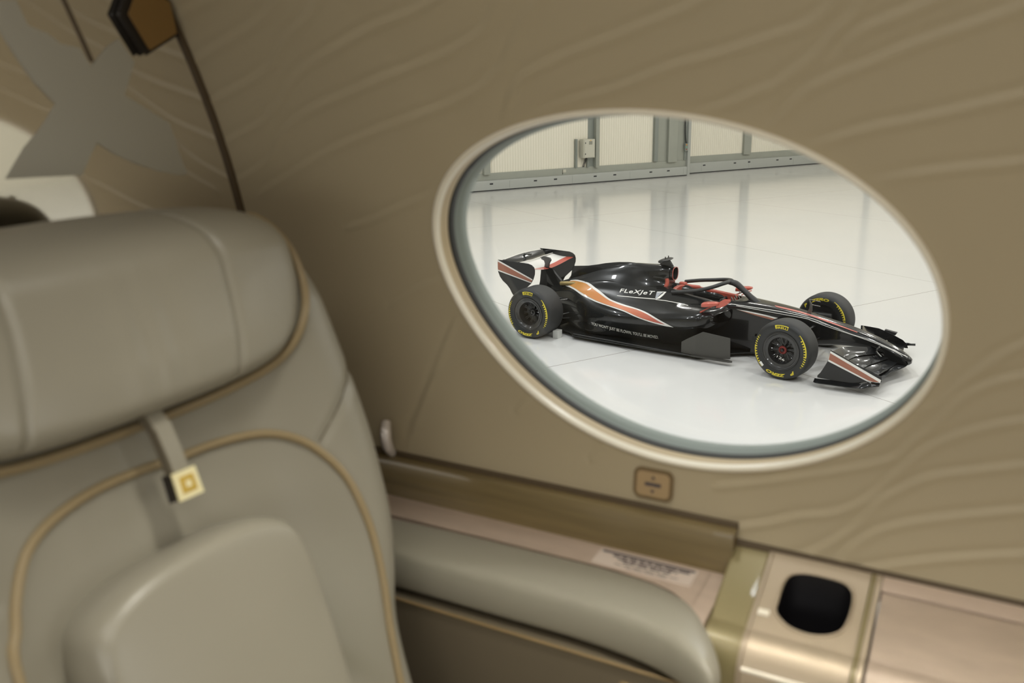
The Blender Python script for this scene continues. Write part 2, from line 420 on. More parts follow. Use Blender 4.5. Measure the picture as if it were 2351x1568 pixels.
# cockpit tub lining, seat, steering wheel
box('cockpit_floor', (-1.33, 0, .27), (.9, .44, .04), m_smoke, car)
tc_ = []
for a in np.linspace(-.15, math.pi+.15, 15):
    tc_.append((-1.30-.36*math.sin(a)**.6 if math.sin(a) > 0 else -1.12, .225*math.cos(a), .72))
V, Fc = boxvf((-1.62, 0, .52), (.06, .36, .42), RY(-18)); mesh('driver_seat', V, Fc, m_smoke, car, bevel=.02)
sw = thing('steering_wheel', CAR, (-1.13, 0, .62)); sw.o.parent = car.o; sw.o.matrix_parent_inverse = Matrix(); sw.o.matrix_basis = Matrix.Translation(Vector((-1.13, 0, .62))-car.org)
V, Fc = boxvf((-1.13, 0, .63), (.03, .15, .10), RY(-25)); mesh('wheel_hub', V, Fc, m_carb, sw, bevel=.01)
for s in (-1, 1):
    tube('wheel_grip', [(-1.13, .08*s, .685), (-1.135, .115*s, .66), (-1.12, .12*s, .62), (-1.10, .09*s, .585)], .013, m_smoke, sw, n=4)
for s in (-1, 1):
    for q in range(2):
        V, Fc = boxvf((-.99+.05*q, .07*s-.02*q, .705), (.012, .02, .05), RY(-30)); mesh('dash_bracket', V, Fc, m_met, car)
# red head protection around the cockpit
def pad(name, pts, hw, zt, zb):
    R = []
    Q = cr(pts, 6)
    for i, p in enumerate(Q):
        a = Q[max(i-1, 0)]; b = Q[min(i+1, len(Q)-1)]; t = np.array(b-a); t /= np.linalg.norm(t); nn = np.array([-t[1], t[0], 0])
        f = i/(len(Q)-1)
        top = np.interp(f, np.linspace(0, 1, len(zt)), zt); bot = np.interp(f, np.linspace(0, 1, len(zb)), zb)
        base = np.array([p[0], p[1], 0])
        R.append([base-nn*hw+[0, 0, bot], base-nn*hw+[0, 0, top-.012], base-nn*hw*.6+[0, 0, top], base+nn*hw*.6+[0, 0, top], base+nn*hw+[0, 0, top-.012], base+nn*hw+[0, 0, bot]])
    V, Fc = loftvf(R); return mesh(name, V, Fc, m_red, car, auto=35)
pad('headrest_surround', [(-1.74, -.20, 0), (-1.80, -.14, 0), (-1.83, 0, 0), (-1.80, .14, 0), (-1.66, .225, 0), (-1.45, .235, 0), (-1.2, .23, 0), (-1.0, .20, 0)],
    .026, [.69, .73, .755, .77, .755, .735, .715, .70], [.62, .60, .58, .56, .56, .56, .57, .60])
mesh('headrest_pad', *boxvf((-1.80, .19, .765), (.11, .08, .07)), m_red, car, bevel=.03)
mesh('headrest_pad', *boxvf((-1.66, .20, .745), (.22, .06, .05)), m_red, car, bevel=.02)
mesh('headrest_pad', *boxvf((-1.70, -.20, .70), (.16, .05, .05)), m_red, car, bevel=.02)
# -- sidepods (one each side), ring of eight control points per station
SP = [
 (-.93, [(.28,.47),(.42,.455),(.52,.46),(.56,.49),(.55,.55),(.48,.585),(.38,.605),(.28,.61)]),
 (-1.0, [(.25,.40),(.44,.385),(.57,.39),(.625,.44),(.615,.54),(.53,.60),(.40,.63),(.25,.64)]),
 (-1.12, [(.22,.33),(.43,.32),(.585,.37),(.66,.43),(.655,.54),(.56,.61),(.40,.645),(.22,.66)]),
 (-1.3, [(.2,.18),(.40,.19),(.56,.30),(.675,.42),(.665,.54),(.56,.61),(.40,.65),(.2,.68)]),
 (-1.5, [(.2,.06),(.385,.065),(.545,.23),(.675,.40),(.665,.52),(.56,.60),(.40,.65),(.2,.70)]),
 (-1.9, [(.1,.06),(.425,.06),(.555,.21),(.665,.37),(.65,.47),(.54,.56),(.38,.66),(.1,.75)]),
 (-2.4, [(.1,.06),(.455,.06),(.555,.20),(.63,.35),(.60,.45),(.48,.55),(.33,.66),(.1,.76)]),
 (-2.85, [(.1,.06),(.49,.06),(.50,.2),(.515,.33),(.48,.44),(.385,.55),(.26,.66),(.1,.74)]),
 (-3.2, [(.05,.06),(.36,.08),(.37,.2),(.375,.33),(.355,.45),(.31,.55),(.23,.63),(.05,.67)]),
 (-3.5, [(.03,.12),(.19,.14),(.22,.24),(.23,.36),(.22,.45),(.19,.52),(.14,.565),(.03,.59)]),
 (-3.75, [(.02,.2),(.10,.2),(.13,.28),(.135,.36),(.13,.42),(.11,.47),(.08,.50),(.02,.52)])]
def sidepod(s):
    rings = []
    for x, P in SP:
        sh = .55*max(0, 1-(-x-.93)/.35)
        rings.append([(x-sh*max(0, y-.3), s*y, z) for y, z in P])
    rings = [[(p[0]-.09, p[1]*.9+s*.04, p[2]*.92+.043) for p in rings[1]], [(p[0]+.012, p[1]*.985+s*.006, p[2]*.985+.008) for p in rings[0]]]+rings
    o = loft('sidepod', rings, m_blk, car, nr=6, ns=6, auto=60)
    return o
pods = [sidepod(-1), sidepod(1)]
for s in (-1, 1):     # dark radiator duct inside each mouth
    V, Fc = boxvf((-1.16, s*.42, .50), (.1, .26, .11)); mesh('radiator_duct', V, Fc, m_smoke, car, bevel=.02)
# -- engine cover and shark fin
def ec(x, P): return [(x, y, z) for y, z in P] + [(x, -y, z) for y, z in reversed(P[1:-1])]
EC = [(-1.885, [(0,1.035),(.055,1.028),(.095,.985),(.10,.92),(.085,.865),(.10,.80),(.20,.70),(.26,.60),(0,.56)]),
 (-2.0, [(0,1.052),(.06,1.044),(.105,.995),(.112,.92),(.12,.85),(.16,.77),(.245,.69),(.31,.58),(0,.54)]),
 (-2.2, [(0,1.045),(.05,1.037),(.10,.985),(.13,.90),(.165,.82),(.215,.75),(.285,.67),(.34,.56),(0,.5)]),
 (-2.5, [(0,1.03),(.03,1.02),(.065,.97),(.11,.89),(.165,.81),(.225,.735),(.285,.665),(.32,.56),(0,.5)]),
 (-2.8, [(0,.955),(.02,.94),(.05,.90),(.095,.83),(.145,.765),(.20,.70),(.25,.64),(.27,.55),(0,.5)]),
 (-3.1, [(0,.85),(.015,.84),(.04,.80),(.08,.75),(.12,.70),(.16,.65),(.20,.60),(.21,.52),(0,.45)]),
 (-3.4, [(0,.74),(.012,.73),(.035,.70),(.065,.665),(.10,.62),(.13,.58),(.15,.54),(.15,.47),(0,.42)]),
 (-3.8, [(0,.60),(.012,.595),(.03,.58),(.05,.56),(.07,.53),(.085,.50),(.09,.47),(.08,.42),(0,.40)])]
cover = loft('engine_cover', [ec(x, P) for x, P in EC], m_blk, car, nr=4, ns=6, auto=60)
fin = [(-3.50, .66), (-3.485, .74), (-3.46, .87), (-3.44, .896), (-3.38, .902), (-3.2, .922), (-3.05, .953), (-2.92, .985), (-2.8, 1.006), (-2.7, 1.022), (-2.55, 1.034), (-2.4, 1.035), (-2.4, .8)]
prism('shark_fin', fin, -.006, .006, m_blk, car, axis=1, bevel=.002)
# intake with its red lip
rg = []
for x, g in ((-1.90, .97), (-1.855, 1.0), (-1.84, 1.03), (-1.832, 1.02), (-1.835, .93), (-1.87, .88), (-1.93, .84)):
    r_ = []
    for a in np.linspace(0, 2*math.pi, 28, endpoint=False):
        c_, s_ = math.cos(a), math.sin(a)
        y = .088*g*abs(c_)**.7*np.sign(c_)*(1-.10*(s_ < 0)*abs(s_)); z = .945+.09*g*abs(s_)**.8*np.sign(s_)
        r_.append((x, y, z))
    rg.append(r_)
V, Fc = loftvf(rg[:3], False, False); mesh('intake_cowl', V, Fc, m_blk, car)
V, Fc = loftvf(rg[2:5], False, False); mesh('intake_lip', V, Fc, m_red, car)
V, Fc = loftvf([rg[-3], [(p[0]-.06, p[1]*.9, (p[2]-.945)*.9+.945) for p in rg[-1]]], False, True); mesh('intake_duct', V, Fc, m_smoke, car)
V, Fc = boxvf((-1.95, 0, .945), (.01, .012, .15)); mesh('intake_splitter', V, Fc, m_carb, car)
# roll hoop leg, small winglet, camera pod on its pylon
tube('roll_hoop_leg', [(-1.92, -.085, .88), (-1.91, -.10, .82), (-1.93, -.12, .745)], [.03, .028, .034], m_red, car, n=4)
tube('roll_hoop_leg', [(-1.92, .085, .88), (-1.91, .10, .82), (-1.93, .12, .745)], [.03, .028, .034], m_red, car, n=4)
prism('camera_pylon', [(-2.06, 1.03), (-2.05, 1.10), (-1.93, 1.115), (-1.88, 1.045)], -.018, .018, m_carb, car, bevel=.006)
cp_ = []
for y, sx, dz, dx in ((-.15, .45, -.012, -.02), (-.12, .8, -.004, -.01), (-.04, 1, .0, 0), (.04, 1, 0, 0), (.12, .8, -.004, -.01), (.15, .45, -.012, -.02)):
    cp_.append([(-1.975+dx+sx*.075*math.cos(a), y, 1.128+dz+.016*math.sin(a)+.008*math.cos(a)) for a in np.linspace(0, 2*math.pi, 12, endpoint=False)])
tp = mesh('camera_pod', *loftvf(cp_), m_carb, car)
for y in (-.05, .05): tube('antenna', [(-1.97, y, 1.135), (-1.97, y, 1.172)], .007, m_smoke, car, n=1)
prism('roll_hoop_winglet', [(-2.08, .90), (-1.93, .905), (-1.95, .915), (-2.07, .915)], -.19, .19, m_blk, car, bevel=.002)
# -- floor
fl_ = [(-.62, .20), (-.80, .36), (-1.0, .55), (-1.12, .70), (-1.3, .765), (-1.7, .765), (-2.2, .745), (-2.8, .72), (-3.05, .70), (-3.12, .60), (-3.3, .52), (-3.8, .50), (-4.05, .48)]
poly = [(x, -y) for x, y in fl_] + [(x, y) for x, y in reversed(fl_)]
fp = prism('floor_panel', poly, .045, .062, m_blk, car, axis=2, bevel=.003)
tube('floor_edge', [(-1.25, -.768, .06), (-1.7, -.77, .072), (-2.2, -.75, .08), (-2.8, -.725, .086), (-3.04, -.70, .086)], .008, m_carb, car, n=4)
box('plank', (-1.9, 0, .038), (3.0, .3, .02), m_carb, car)
box('tea_tray', (-.75, 0, .05), (.5, .42, .02), m_blk, car, bevel=.004)
for s in (-1, 1):     # bargeboard with its foot
    y = s*.735
    prism('bargeboard', [(-1.389, .072), (-1.389, .215), (-1.31, .268), (-1.105, .385), (-.853, .362), (-.742, .352), (-.728, .085), (-.9, .062)], y-.006, y+.006, m_board, car, bevel=.002)
    prism('bargeboard_foot', [(-1.38, y-.02), (-1.38, y+.01), (-.75, y+.02), (-.70, y), (-.69, y-.03), (-.72, y-.055), (-.8, y-.06), (-1.2, y-.045)], .050, .062, m_board, car, axis=2, bevel=.002)
    for kx, kk in ((-1.02, .0), (-.9, -.03)):
        pass
# chassis side fin board and floor vanes
for s in (-1, 1):
    prism('turning_vane', [(-.62, .09), (-.60, .30), (-.30, .30), (-.22, .20), (-.25, .09)], s*.30-.005, s*.30+.005, m_carb, car, bevel=.002)
# diffuser and gearbox
box('gearbox', (-3.75, 0, .36), (.7, .2, .24), m_carb, car, bevel=.03)
for y in (-.4, -.13, .13, .4): prism('diffuser_fence', [(-4.2, .06), (-4.2, .22), (-3.6, .08), (-3.6, .05)], y-.004, y+.004, m_carb, car)
V, Fc = merge(prismvf([(-4.2, .235), (-4.2, .225), (-3.5, .055), (-3.5, .07)], -.5, .5, 1)); mesh('diffuser', V, Fc, m_blk, car)
tube('exhaust', [(-3.36, -.07, .655), (-3.50, -.08, .645), (-3.62, -.07, .63)], [.02, .032, .03], m_gold, car, n=4, seg=16)
# -- halo
HR = .026
hoop = [(-1.76, -.265, .745), (-1.58, -.27, .772), (-1.40, -.262, .805), (-1.22, -.225, .86), (-1.10, -.14, .908), (-1.055, 0, .918), (-1.10, .14, .905), (-1.22, .225, .885), (-1.40, .262, .855), (-1.58, .27, .83), (-1.8, .265, .79)]
tube('halo_hoop', hoop, .034, m_carb, car, n=7, seg=12, flat=.75)
tube('halo_pillar', [(-1.07, 0, .912), (-.97, 0, .895), (-.87, 0, .825), (-.77, 0, .745), (-.66, 0, .655)], [.036, .042, .036, .038, .055], m_carb, car, n=6, seg=12, flat=1.2, upv=(0, 1, 0))
V, Fc = boxvf((-.70, 0, .69), (.16, .16, .02), RY(6)); mesh('halo_base', V, Fc, m_carb, car, bevel=.006)
# -- mirrors
for s, dz in ((-1, 0), (1, -.02)):
    t_ = thing('mirror', CAR, (-1.07, s*.6, .73+dz)); t_.o.parent = car.o; t_.o.matrix_basis = Matrix.Translation(t_.org-car.org)
    R = []
    for x, g in ((-1.178, .55), (-1.172, .9), (-1.12, 1), (-1.02, .9), (-.965, .55), (-.955, .3)):
        R.append([(x, s*.6+.075*g*math.copysign(abs(math.cos(a))**.6, math.cos(a)), .727+dz+.032*g*math.copysign(abs(math.sin(a))**.6, math.sin(a))+(x+1.07)*.16) for a in np.linspace(0, 2*math.pi, 16, endpoint=False)])
    mesh('mirror_housing', *loftvf(R), m_red, t_)
    mesh('mirror_glass', *boxvf((-1.181 if s < 0 else -1.142, s*.6, .709+dz), (.004, .10, .036)), m_met, t_)
    if s > 0: R = [[(p[0]*.5-.525, p[1], (p[2]-.72)*1.5+.715) for p in r] for r in R]
    if s > 0: t_.o.children[0].data.transform(Matrix.Translation((-.02, 0, 0)) @ Matrix.Diagonal((.45, 1, 1.5, 1)))
    if s < 0: V, Fc = prismvf([(-.985, .70+dz), (-.975, .745+dz), (-.905, .795+dz), (-.835, .802+dz), (-.832, .785+dz), (-.885, .735+dz), (-.93, .712+dz)], s*.585-.03, s*.585+.03, 1)
    if s < 0: mesh('mirror_vane', V, Fc, m_red, t_, bevel=.01)
    tube('mirror_stalk', [(-1.05, s*.6, .70+dz), (-1.12, s*.595, .66+dz), (-1.21, s*.58, .60)], [.012, .012, .02], m_red, t_, n=4, flat=.6)
    tube('mirror_stay', [(-.95, s*.55, .72+dz), (-.96, s*.4, .705), (-.98, s*.27, .69)], .008, m_red, t_, n=4)
# small antenna fork on the nose
fk = thing('pitot_fork', CAR, (-.03, 0, .61)); fk.o.parent = car.o; fk.o.matrix_basis = Matrix.Translation(fk.org-car.org)
prism('fork_blade', [(-.03, .60), (.03, .60), (.045, .66), (.035, .74), (.0, .80), (-.005, .80), (.01, .73), (.005, .68)], -.005, .005, m_met, fk)
tube('fork_tube', [(.0, 0, .797), (.14, 0, .782)], .005, m_met, fk, n=1)
tube('fork_tube', [(.02, 0, .735), (.14, 0, .722)], .005, m_met, fk, n=1)
# -- front wing
FW = thing('front_wing', CAR, (1.0, 0, .15)); FW.o.parent = car.o; FW.o.matrix_basis = Matrix.Translation(FW.org-car.org)
def foil(y, le, te, th, dip=.0):
    (x0, z0), (x1, z1) = le, te
    n = 7; up_, lo_ = [], []
    for i in range(n):
        f = i/(n-1); x = x0+(x1-x0)*f; z = z0+(z1-z0)*f**1.35 - dip*math.sin(math.pi*f)
        t = th*(1.6*math.sqrt(f)*(1-f)+.06)
        up_.append((x, y, z+t)); lo_.append((x, y, z-t*.6))
    return up_+lo_[::-1]
ELS = [
 [(0,(1.24,.155),(1.10,.165)),(.15,(1.24,.15),(1.08,.165)),(.28,(1.19,.135),(1.06,.155)),(.5,(1.11,.115),(.98,.14)),(.96,(1.11,.115),(.96,.15))],
 [(.09,(1.14,.17),(1.02,.20)),(.5,(1.06,.14),(.88,.20)),(.96,(.98,.16),(.83,.235))],
 [(.09,(1.04,.21),(.92,.255)),(.5,(.90,.205),(.74,.29)),(.96,(.85,.24),(.70,.325))],
 [(.09,(.95,.255),(.83,.315)),(.5,(.76,.295),(.61,.385)),(.96,(.72,.33),(.565,.43))]]
for k_, E in enumerate(ELS):
    for s in (-1, 1):
        dz = 0 if s < 0 else -.06
        R = [foil(s*y, le, te, .012, .012) for y, le, te in E]
        R = [[(p[0]-(.11*(p[1]/.96)**2 if s > 0 else 0), p[1], p[2]-(.12*abs(p[1]/.96)*max(0, p[2]-.1)/.33 if s > 0 else 0)) for p in r] for r in R]
        V, Fc = loftvf(cr(np.array(R).reshape(len(R), -1), 8).reshape(-1, len(R[0]), 3))
        mesh('wing_element', V, Fc, m_blk, FW, auto=50)
for s in (-1, 1):
    q = 1 if s < 0 else 0
    dz = 0 if s < 0 else -.10
    pl_ = [(.559,.452),(.70,.393),(.828,.334),(.99,.283),(1.137,.225),(1.144,.171),(1.129,.151),(1.057,.142),(1.018,.150),(.962,.140),(.896,.105),(.631,.098),(.435,.105),(.435,.127),(.466,.167),(.509,.251),(.537,.314),(.550,.363)]
    if s > 0: pl_ = [(.434,.299),(.55,.295),(.662,.287),(.76,.258),(.843,.226),(.968,.172),(1.026,.122),(1.04,.075),(.435,.078)]
    e = prism('endplate', pl_, s*.975-.006, s*.975+.006, m_blk, FW, bevel=.002)
    te = sub(e, FW)
    if s < 0:
        o = prism('stripe_border', [(.560,.445),(1.141,.190),(1.135,.157),(.995,.150),(.541,.319)], -.984, -.9815, m_white, te, smooth=False)
        o = prism('stripe_band', [(.5585,.420),(1.122,.163),(1.06,.157),(1.0,.166),(.549,.341)], -.987, -.9843, m_brown, te, smooth=False)
    # footplate that curls outward
    R = []
    for x, w_, zz, cz in [(a*1.0, b*(1 if s < 0 else .35), c, d) for a, b, c, d in ((.40, .05, .085, 0), (.45, .09, .088, 0), (.6, .10, .095, 0), (.8, .10, .10, .01), (.95, .09, .11, .035), (1.03, .07, .135, .03), (1.13, .03, .15, 0))]:
        R.append([(x, s*.97, zz), (x, s*(.97+w_*.5), zz-.02+cz), (x, s*(.97+w_), zz-.025), (x, s*(.97+w_), zz-.033), (x, s*(.97+w_*.5), zz-.03+cz), (x, s*.97, zz-.012)])
    mesh('footplate', *loftvf(cr(np.array(R).reshape(7, -1), 4).reshape(-1, 6, 3)), m_blk, FW, auto=50)
    # little vane on the wing
    mesh('dive_plane', *prismvf([(.73, .275+.02*q), (.885, .25), (.865, .215), (.73, .25)], s*1.0, s*1.06, 1), m_carb, FW) if s > 0 else None
    tube('wing_adjuster', [(.93, s*.2, .36 if s < 0 else .345), (.90, s*.2, .30), (.96, s*.2, .24)], .01, m_met, FW, n=3)
    prism('nose_pylon', [(.95, .30), (1.2, .22), (1.24, .16), (1.0, .17)], s*.105-.006, s*.105+.006, m_blk, FW, bevel=.002)
# -- rear wing
RWG = thing('rear_wing', CAR, (-4.0, 0, .7)); RWG.o.parent = car.o; RWG.o.matrix_basis = Matrix.Translation(RWG.org-car.org)
pe = [(-4.388,.992),(-4.236,.991),(-4.103,.989),(-3.86,.982),(-3.80,.966),(-3.765,.938),(-3.750,.895),(-3.752,.84),(-3.775,.770),(-3.815,.70),(-3.865,.655),(-3.94,.585),(-3.985,.50),(-4.0,.44),(-4.03,.42),(-4.07,.44),(-4.139,.516),(-4.181,.587),(-4.231,.640),(-4.302,.690),(-4.352,.746),(-4.384,.816),(-4.390,.889)]
for s in (-1, 1):
    e = prism('endplate', pe, s*.58-.006, s*.58+.006, m_blk, RWG, bevel=.002)
    te = sub(e, RWG)
    if s < 0:
        prism('stripe_border', [(-4.386,.991),(-3.782,.764),(-3.807,.706),(-4.384,.829)], -.589, -.5865, m_white, te, smooth=False)
        prism('stripe_band', [(-4.3855,.967),(-3.788,.747),(-3.803,.720),(-4.384,.850)], -.592, -.5893, m_brown, te, smooth=False)
def rwel(name, E, m, th=.014, mats=None, split=None):
    R = [foil(y, le, te, th, .02) for y, le, te in E]
    V, Fc = loftvf(cr(np.array(R).reshape(len(R), -1), 6).reshape(-1, len(R[0]), 3))
    if mats:
        V_ = np.array(V); nn = len(R[0]); mi = []
        for f in Fc:
            js = [i % nn for i in f]
            mi.append(1 if (len(f) == 4 and max(js) <= split) else (0 if min(js) <= 6 and len(f) == 4 and max(js) <= 6 else 2))
        return mesh(name, V, Fc, m, RWG, mats=mats, mi=mi, fix=True)
    return mesh(name, V, Fc, m, RWG)
mainE = [(-.574,(-3.78,.905),(-4.16,.93)),(-.45,(-3.80,.885),(-4.17,.925)),(-.25,(-3.83,.845),(-4.17,.915)),(0,(-3.84,.825),(-4.17,.91)),(.25,(-3.83,.845),(-4.17,.915)),(.45,(-3.80,.885),(-4.17,.925)),(.574,(-3.78,.905),(-4.16,.93))]
rwel('main_plane', mainE, m_white, .016, [m_white, m_red, m_blk], 2)
flE = [(-.574,(-4.15,.945),(-4.34,.985)),(-.3,(-4.16,.935),(-4.33,1.0)),(0,(-4.16,.932),(-4.325,1.005)),(.3,(-4.16,.935),(-4.33,1.0)),(.574,(-4.15,.945),(-4.34,.985))]
rwel('flap', flE, m_blk, .010)
tube('flap_edge', [(-4.335, -.5, .99), (-4.335, 0, 1.01), (-4.335, .5, .99)], .009, m_white, RWG, n=6)
tube('slot_edge', [(-4.155, -.57, .942), (-4.165, 0, .928), (-4.155, .57, .942)], .005, m_white, RWG, n=6)
V, Fc = boxvf((-4.24, 0, 1.0), (.14, .02, .03)); mesh('flap_actuator', V, Fc, m_met, RWG, bevel=.006)
prism('crash_structure', [(-3.60, .36), (-3.62, .62), (-3.80, .80), (-3.98, .80), (-4.0, .62), (-4.04, .44), (-3.98, .36)], -.03, .03, m_carb, RWG, bevel=.01)
prism('wing_pylon', [(-3.72, .46), (-3.70, .62), (-3.78, .83), (-3.90, .84), (-3.87, .62), (-3.88, .46)], -.045, -.031, m_blk, RWG, bevel=.004)
prism('swan_neck', [(-3.88,.83),(-3.868,.90),(-3.84,.945),(-3.855,.972),(-3.93,.985),(-3.985,.98),(-3.99,.955),(-3.94,.935),(-3.925,.89),(-3.935,.83)], -.018, .018, mat('pylon_grey', srgb(66, 67, 66), .4, coat=.3), RWG, bevel=.006)
rwel('beam_wing', [(-.45, (-3.95, .47), (-4.12, .52)), (0, (-3.95, .46), (-4.12, .52)), (.45, (-3.95, .47), (-4.12, .52))], m_blk, .012)
# -- wheels
def wheel(w, front):
    """Wheel at the origin, outer face towards -y; returns list (name, V, F, mat, extra)."""
    R, h = .36, w/2
    k = .045
    prof = [(h-.02, .20), (h-.006, .232), (h, .25), (h+.006, .29), (h+.004, .315), (h-.008, .335), (h-.024, .349), (h-.05, .357), (h-.08, .360)]
    prof = prof + [(-o, r) for o, r in reversed(prof)]
    mi_ = []
    V, Fc = lathevf(prof, (0, 0, 0), (0, -1, 0), 96)
    npf = len(prof)-1
    mi_ = [0 if 6 <= (i % npf) <= npf-7 else 1 for i in range(len(Fc))]
    L = [('tyre', V, Fc, [m_tyre, m_wall], mi_)]
    # rim: flange, groove ring, deep dish
    if front:
        pr = [(h-.012, .236), (h+.003, .234), (h+.004, .228), (h-.006, .222), (h-.004, .205), (h-.012, .198), (h-.016, .165), (h-.055, .155), (h-.075, .15), (h-.13, .145), (h-.13, .0)]
    else:
        pr = [(h-.012, .236), (h+.003, .234), (h+.004, .228), (h-.008, .222), (h-.01, .205), (h-.018, .198), (h-.03, .165), (h-.06, .152), (h-.12, .145), (h-.20, .14), (h-.22, .0)]
    V, Fc = lathevf(pr, (0, 0, 0), (0, -1, 0), 72)
    L.append(('rim', V, Fc, [m_rim], None))
    pb = [(-h+.012, .236), (-h-.003, .234), (-h+.005, .222), (-h+.03, .21), (-h+.05, .12), (-h+.02, .11), (-h+.02, 0)]
    V, Fc = lathevf(pb, (0, 0, 0), (0, -1, 0), 48)
    L.append(('brake_drum', V, Fc, [m_carb], None))
    d0 = h-(.075 if front else .13)
    sp = []
    for i in range(10):       # forked spokes
        a = i*math.pi/5+.1
        for b_ in (-.09, .09):
            p0 = (.045*math.cos(a), -(d0-.015), .045*math.sin(a)); p1 = (.152*math.cos(a+b_), -(d0+.005), .152*math.sin(a+b_))
            sp.append(tubevf([p0, ((p0[0]+p1[0])/2, -(d0-.012), (p0[2]+p1[2])/2), p1], [.009, .0055, .007], 6))
    V, Fc = merge(*sp); L.append(('spokes', V, Fc, [m_rim], None))
    V, Fc = lathevf([(d0-.05, .055), (d0+.01, .052), (d0+.02, .045), (d0+.025, .032), (d0+.01, .03), (d0+.01, .02), (d0+.035, .016), (d0+.037, 0)], (0, 0, 0), (0, -1, 0), 32)
    L.append(('wheel_nut', V, Fc, [m_nut if front else m_rim, m_carb], [0 if 1 <= (i % 7) <= 4 else 1 for i in range(len(Fc))]))
    # yellow lettering: both sides
    parts = []
    def sidez(r):   # offset of the sidewall surface at radius r
        rs = [p[1] for p in prof[:9]]; os_ = [p[0] for p in prof[:9]]
        return np.interp(r, rs, os_)+.0035
    def ring_pt(r, th, s):   # th clockwise from the top as seen from outside
        x = math.sin(th)*r*(1 if s < 0 else -1); return (x, s*sidez(r), math.cos(th)*r)
    def arc_text(txt, mid, rc, hgt, s, bold=0., shear=0., spacing=1., span=None):
        V2, F2, asp = textvf(txt, bold, shear, spacing)
        wdt = span if span else hgt*asp/rc
        return [ring_pt(rc+(v[1]-.5)*hgt, mid+(v[0]-.5)*wdt, s) for v in V2], F2
    for s in (-1, 1):
        parts = []
        parts.append(arc_text('IRELLI', .045, .289, .028, s, .03, span=.46))
        # long-topped P of the maker's mark
        def blk(r0, r1, t0, t1, n=8, k=4):
            if k > 1 and r1-r0 > .012: return merge(*[blk(r0+(r1-r0)*q/k, r0+(r1-r0)*(q+1)/k, t0, t1, n, 1) for q in range(k)])
            V_ = [ring_pt(r0, t, s) for t in np.linspace(t0, t1, n)]+[ring_pt(r1, t, s) for t in np.linspace(t1, t0, n)]
            return V_, [(i, i+1, 2*n-2-i, 2*n-1-i) for i in range(n-1)]
        parts += [blk(.275, .320, -.27, -.205), blk(.311, .320, -.205, .275), blk(.305, .311, .235, .275, 3)]
        V, Fc = merge(*parts); L.append(('maker_lettering', V, Fc, [m_yel], None)); parts = []
        parts.append(arc_text('P', math.pi-.60, .298, .040, s, .05, .3, span=.20))
        V, Fc = merge(*parts); L.append(('model_lettering', V, Fc, [m_yel], None)); parts = []
        parts.append(arc_text('ZERO', math.pi+.13, .298, .038, s, .05, .3, span=.86))
        V, Fc = merge(*parts); L.append(('model_lettering', V, Fc, [m_yel], None))
        for base in (math.radians(80), math.radians(260)):
            parts = []
            for i, t in enumerate(np.linspace(-.62, .22, 9)):       # teeth under a tapering arc
                parts.append(blk(.292+.018*(i < 2), .312, base+t, base+t+.045, 3))
            n = 20; ts = np.linspace(-.62, .28, n)
            V_ = [ring_pt(.324, base+t, s) for t in ts]+[ring_pt(.312+.008*max(0, (-.3-t)/.32), base+t, s) for t in ts[::-1]]
            parts.append((V_, [(i, i+1, 2*n-2-i, 2*n-1-i) for i in range(n-1)]))
            for i, t in enumerate((.30, .39, .48, .57)):
                for q in (0, 1):
                    V_ = [ring_pt(.298+.013*q, base+t+.03*q, s), ring_pt(.298+.013*q, base+t+.04+.03*q, s), ring_pt(.312+.012*q, base+t+.04+.0*q+.02, s), ring_pt(.312+.012*q, base+t+.0*q+.02, s)]
                    parts.append((V_, [(0, 1, 2, 3)]))
            parts.append(arc_text('Q', base+.70, .308, .018, s, 0))
            V, Fc = merge(*parts); L.append(('sidewall_marking', V, Fc, [m_yel], None))
    return L
def build_wheel(name, c, w, front, steer, flip, proto=None):
    M_ = Matrix.Translation(Vector(c)-car.org) @ Matrix.Rotation(steer+(math.pi if flip else 0), 4, 'Z') @ Matrix.Rotation(math.pi+.28 if flip else 0, 4, 'Y')
    if proto is None:
        root = None; kids = []
        for nm, V, Fc, ms, mi in wheel(w, front):
            if root is None:
                root = mesh('wheel', V, Fc, None, car, mats=ms, mi=mi, org=(0, 0, 0)); root.matrix_basis = M_
                t_ = T(root, car.frm, (0, 0, 0))
            else:
                mesh(nm, V, Fc, None, t_, mats=ms, mi=mi, auto=30, fix=not nm.endswith(('lettering', 'marking')))
        return root
    r = proto.copy(); COL.objects.link(r); r.parent = car.o; r.matrix_basis = M_
    for ch in proto.children:
        q = ch.copy(); COL.objects.link(q); q.parent = r
    return r
STEER = -.108
fw_ = build_wheel('wheel', (0, -(1.0-.1525), .36), .305, True, STEER, False)
build_wheel('wheel', (0, (1.0-.1525), .36), .305, True, STEER, True, fw_)
rw_ = build_wheel('wheel', (-3.6, -(1.0-.2025), .36), .405, False, 0, False)
build_wheel('wheel', (-3.6, (1.0-.2025), .36), .405, False, 0, True, rw_)
# handwritten number on the dish and pale sticker on the near front tyre
V2, F2, asp = textvf('126', .0, .2)
mm = Matrix.Translation((0, -(1.0-.1525), .36)) @ Matrix.Rotation(STEER, 4, 'Z')
V = [mm @ Vector((-.045+.10*v[0], -.150+.003, -.085-.035*v[0]+.03*v[1])) for v in V2]
mesh('chalk_number', V, F2, m_white, car, fix=False)
V = [mm @ Vector((.298*math.sin(a), -.1585, .298*math.cos(a)))+Vector((0, 0, 0)) for a in (0,)]
q = [mm @ Vector((r*math.sin(a), -(.1525+.008), r*math.cos(a))) for r, a in ((.282, 4.10), (.312, 4.10), (.312, 3.90), (.282, 3.90))]
mesh('tyre_sticker', q, [(0, 1, 2, 3)], m_white, car, fix=False)
